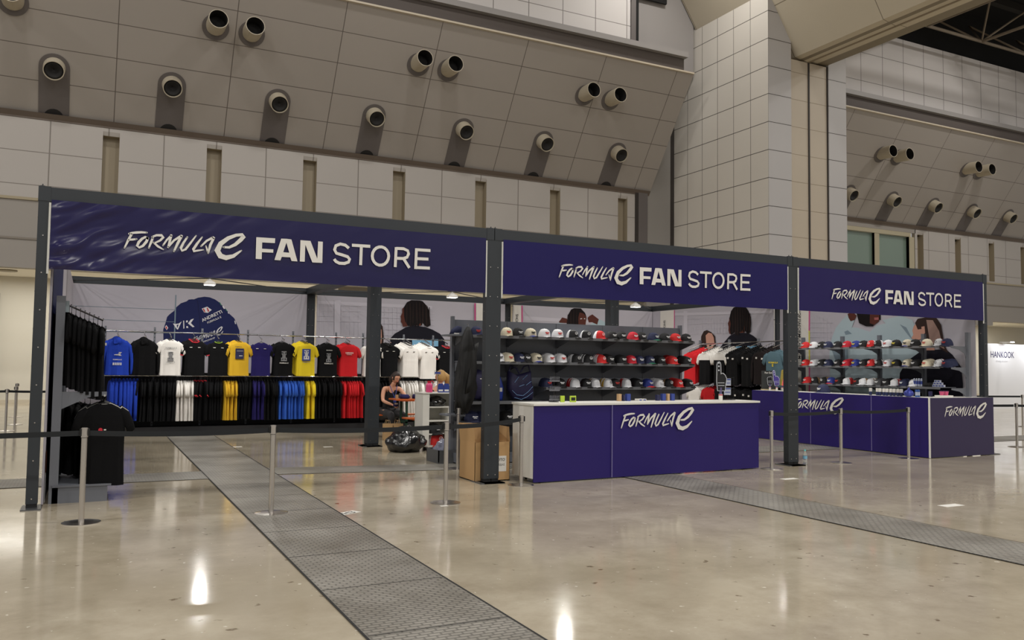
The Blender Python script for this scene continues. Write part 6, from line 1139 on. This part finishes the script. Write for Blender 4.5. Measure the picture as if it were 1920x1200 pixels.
mb = MB(); rg = []
for j in range(9):
    a_ = j / 8 * PI * .62; rg.append([C3 + r_ * math.sin(b) * .084 * math.sin(a_) + f_ * ((math.cos(b) * .1 if math.cos(b) < .25 or j < 5 else .025 + math.cos(b) * .03) * math.sin(a_) * 1.04 - .004) + u_ * (.128 * math.cos(a_)) for b in [2 * PI * i / 20 for i in range(20)]])
mb.rings(rg, cap=False)
mb.tube([C3 - f_ * .06 + u_ * .02, C3 - f_ * .1 - u_ * .08, C3 - f_ * .09 - r_ * .05 - u_ * .2, C3 - f_ * .05 - r_ * .07 - u_ * .3], [.06, .065, .05, .02], 10); mb.tube([C3 - r_ * .07 - f_ * .02 + u_ * .03, C3 - r_ * .09 - f_ * .0 - u_ * .1, C3 - r_ * .1 - u_ * .22], [.03, .034, .015], 8)
mb.build('hair', HAIRD, t, smooth=True)
mb = MB()
for sg in (-1, 1):
    e = C3 + f_ * .088 + r_ * sg * .031 + u_ * .01; mb.tube([e + (r_ * math.cos(a) * .024 + u_ * math.sin(a) * .017) for a in [2 * PI * i / 12 for i in range(13)]], .0025, 5); mb.tube([e + r_ * sg * .024, C3 + r_ * sg * .078 + f_ * .02 + u_ * .01], .002, 4)
mb.tube([C3 + f_ * .094 - r_ * .008 + u_ * .012, C3 + f_ * .094 + r_ * .008 + u_ * .012], .002, 4); mb.build('glasses', CHROME, t)
mb = MB()
for sg in (-1, 1): mb.lathe([(.001, -.006), (.007, 0), (.001, .006)], tuple(C3 + f_ * .08 + r_ * sg * .03 + u_ * .006), 8)
mb.build('eyes', BLACKR, t); MB().tube([C3 + f_ * .086 - r_ * .02 - u_ * .06, C3 + f_ * .092 - u_ * .062, C3 + f_ * .086 + r_ * .02 - u_ * .06], .005, 6).build('mouth', mat('lips', S(176, 84, 80), .5), t)
MB().tube([(-.06, -.14, 1.05), (-.02, -.19, .92), (.03, -.2, .8)], .007, 6).tube([(.09, -.16, 1.05), (.06, -.2, .92), (.03, -.2, .8)], .007, 6).box(.0, .06, -.215, -.2, .70, .8).build('lanyard', BLUC, t)
hb = thing('small_bundle', 'small dark blue bundle held in the seated person\'s lower hand', 'bundle', (wl[0] - .03, wl[1] - .44, .625)); MB().lathe([(.02, 0), (.05, .02), (.05, .05), (.02, .07)], seg=12).build('cloth', MATS['navy_cloth'], hb, smooth=True); MB().box(-.03, .03, -.05, -.03, .05, .08).build('white_tag', WHITEV, hb)
# blonde person seen from behind the white shelf
t = thing('person', 'blonde person in black seen from behind above the white storage shelf', 'person', (6.85, 6.05, 0))
t.scale = (1.07,) * 3
V = [(0, 0, .5, .15, .13), (0, 0, .66, .13, .11), (0, 0, .82, .14, .1), (0, -.01, .93, .13, .09), (0, -.02, 1.0, .07), (0, -.03, 1.08, .05), (-.16, -.01, .9, .06), (-.2, -.05, .76, .05), (-.15, -.2, .68, .04), (-.1, -.3, .7, .03), (.16, -.01, .9, .06), (.2, -.05, .76, .05), (.15, -.2, .68, .04), (.1, -.3, .7, .03),
     (-.1, .05, .48, .09), (-.11, .42, .46, .07), (-.11, .42, .1, .045), (.1, .05, .48, .09), (.11, .42, .46, .07), (.11, .42, .1, .045)]
E = [(0, 1), (1, 2), (2, 3), (3, 4), (4, 5), (3, 6), (6, 7), (7, 8), (8, 9), (3, 10), (10, 11), (11, 12), (12, 13), (0, 14), (14, 15), (15, 16), (0, 17), (17, 18), (18, 19)]
vs, fs = skin_mesh(V, E); mb = MB().add(vs, fs); HC = (0, -.02, 1.17); f_, r_, u_ = head(mb, HC, (-.75, .5, -.1)); hand(mb, V[9][:3], (.2, -.8, 0), (0, 0, 1)); hand(mb, V[13][:3], (-.2, -.8, 0), (0, 0, 1), left=-1); mb.build('body', SKIN, t, smooth=True)
vs, fs = skin_mesh([(v[0], v[1], v[2], v[3] * 1.13, (v[4] if len(v) > 4 else v[3]) * 1.13) for v in V[:4]] + [(v[0], v[1], v[2], v[3] * 1.15) for v in (V[6], V[7], V[8], V[10], V[11], V[12])], [(0, 1), (1, 2), (2, 3), (3, 4), (4, 5), (5, 6), (3, 7), (7, 8), (8, 9)]); MB().add(vs, fs).build('black_top', BLK, t, smooth=True)
vs, fs = skin_mesh([(0, .03, .5, .16, .15)] + [(v[0], v[1], v[2], v[3] * 1.12) for v in V[14:20]], [(0, 1), (1, 2), (2, 3), (0, 4), (4, 5), (5, 6)]); MB().add(vs, fs).build('trousers', TROU, t, smooth=True)
C3 = Vector(HC); mb = MB(); rg = []
for j in range(10):
    a_ = j / 9 * PI * .72; rg.append([C3 + r_ * math.sin(b) * .09 * math.sin(a_) + f_ * ((math.cos(b) * .11 if math.cos(b) < .3 else .03 + math.cos(b) * .05) * math.sin(a_) - .012) + u_ * (.13 * math.cos(a_)) + Vector((noise.noise(Vector((b * 3, j, 0))) * .012,) * 3) for b in [2 * PI * i / 22 for i in range(22)]])
mb.rings(rg, cap=False); mb.tube([C3 - f_ * .07 + u_ * .04, C3 - f_ * .13 + r_ * .03 - u_ * .02, C3 - f_ * .12 + r_ * .07 - u_ * .12, C3 - f_ * .1 + r_ * .11 - u_ * .18], [.05, .06, .055, .02], 10); mb.build('hair', HAIRB, t, smooth=True)
mb = MB(); [mb.lathe([(.001, -.005), (.006, 0), (.001, .005)], tuple(C3 + f_ * .08 + r_ * sg * .03 + u_ * .006), 8) for sg in (-1, 1)]; mb.build('eyes', BLACKR, t)
MB().tube([C3 + f_ * .02 - r_ * .09 + u_ * .03, C3 - f_ * .09 + u_ * .05, C3 - f_ * .02 + r_ * .09 + u_ * .03], .008, 6).build('hair_band', BLACKR, t)
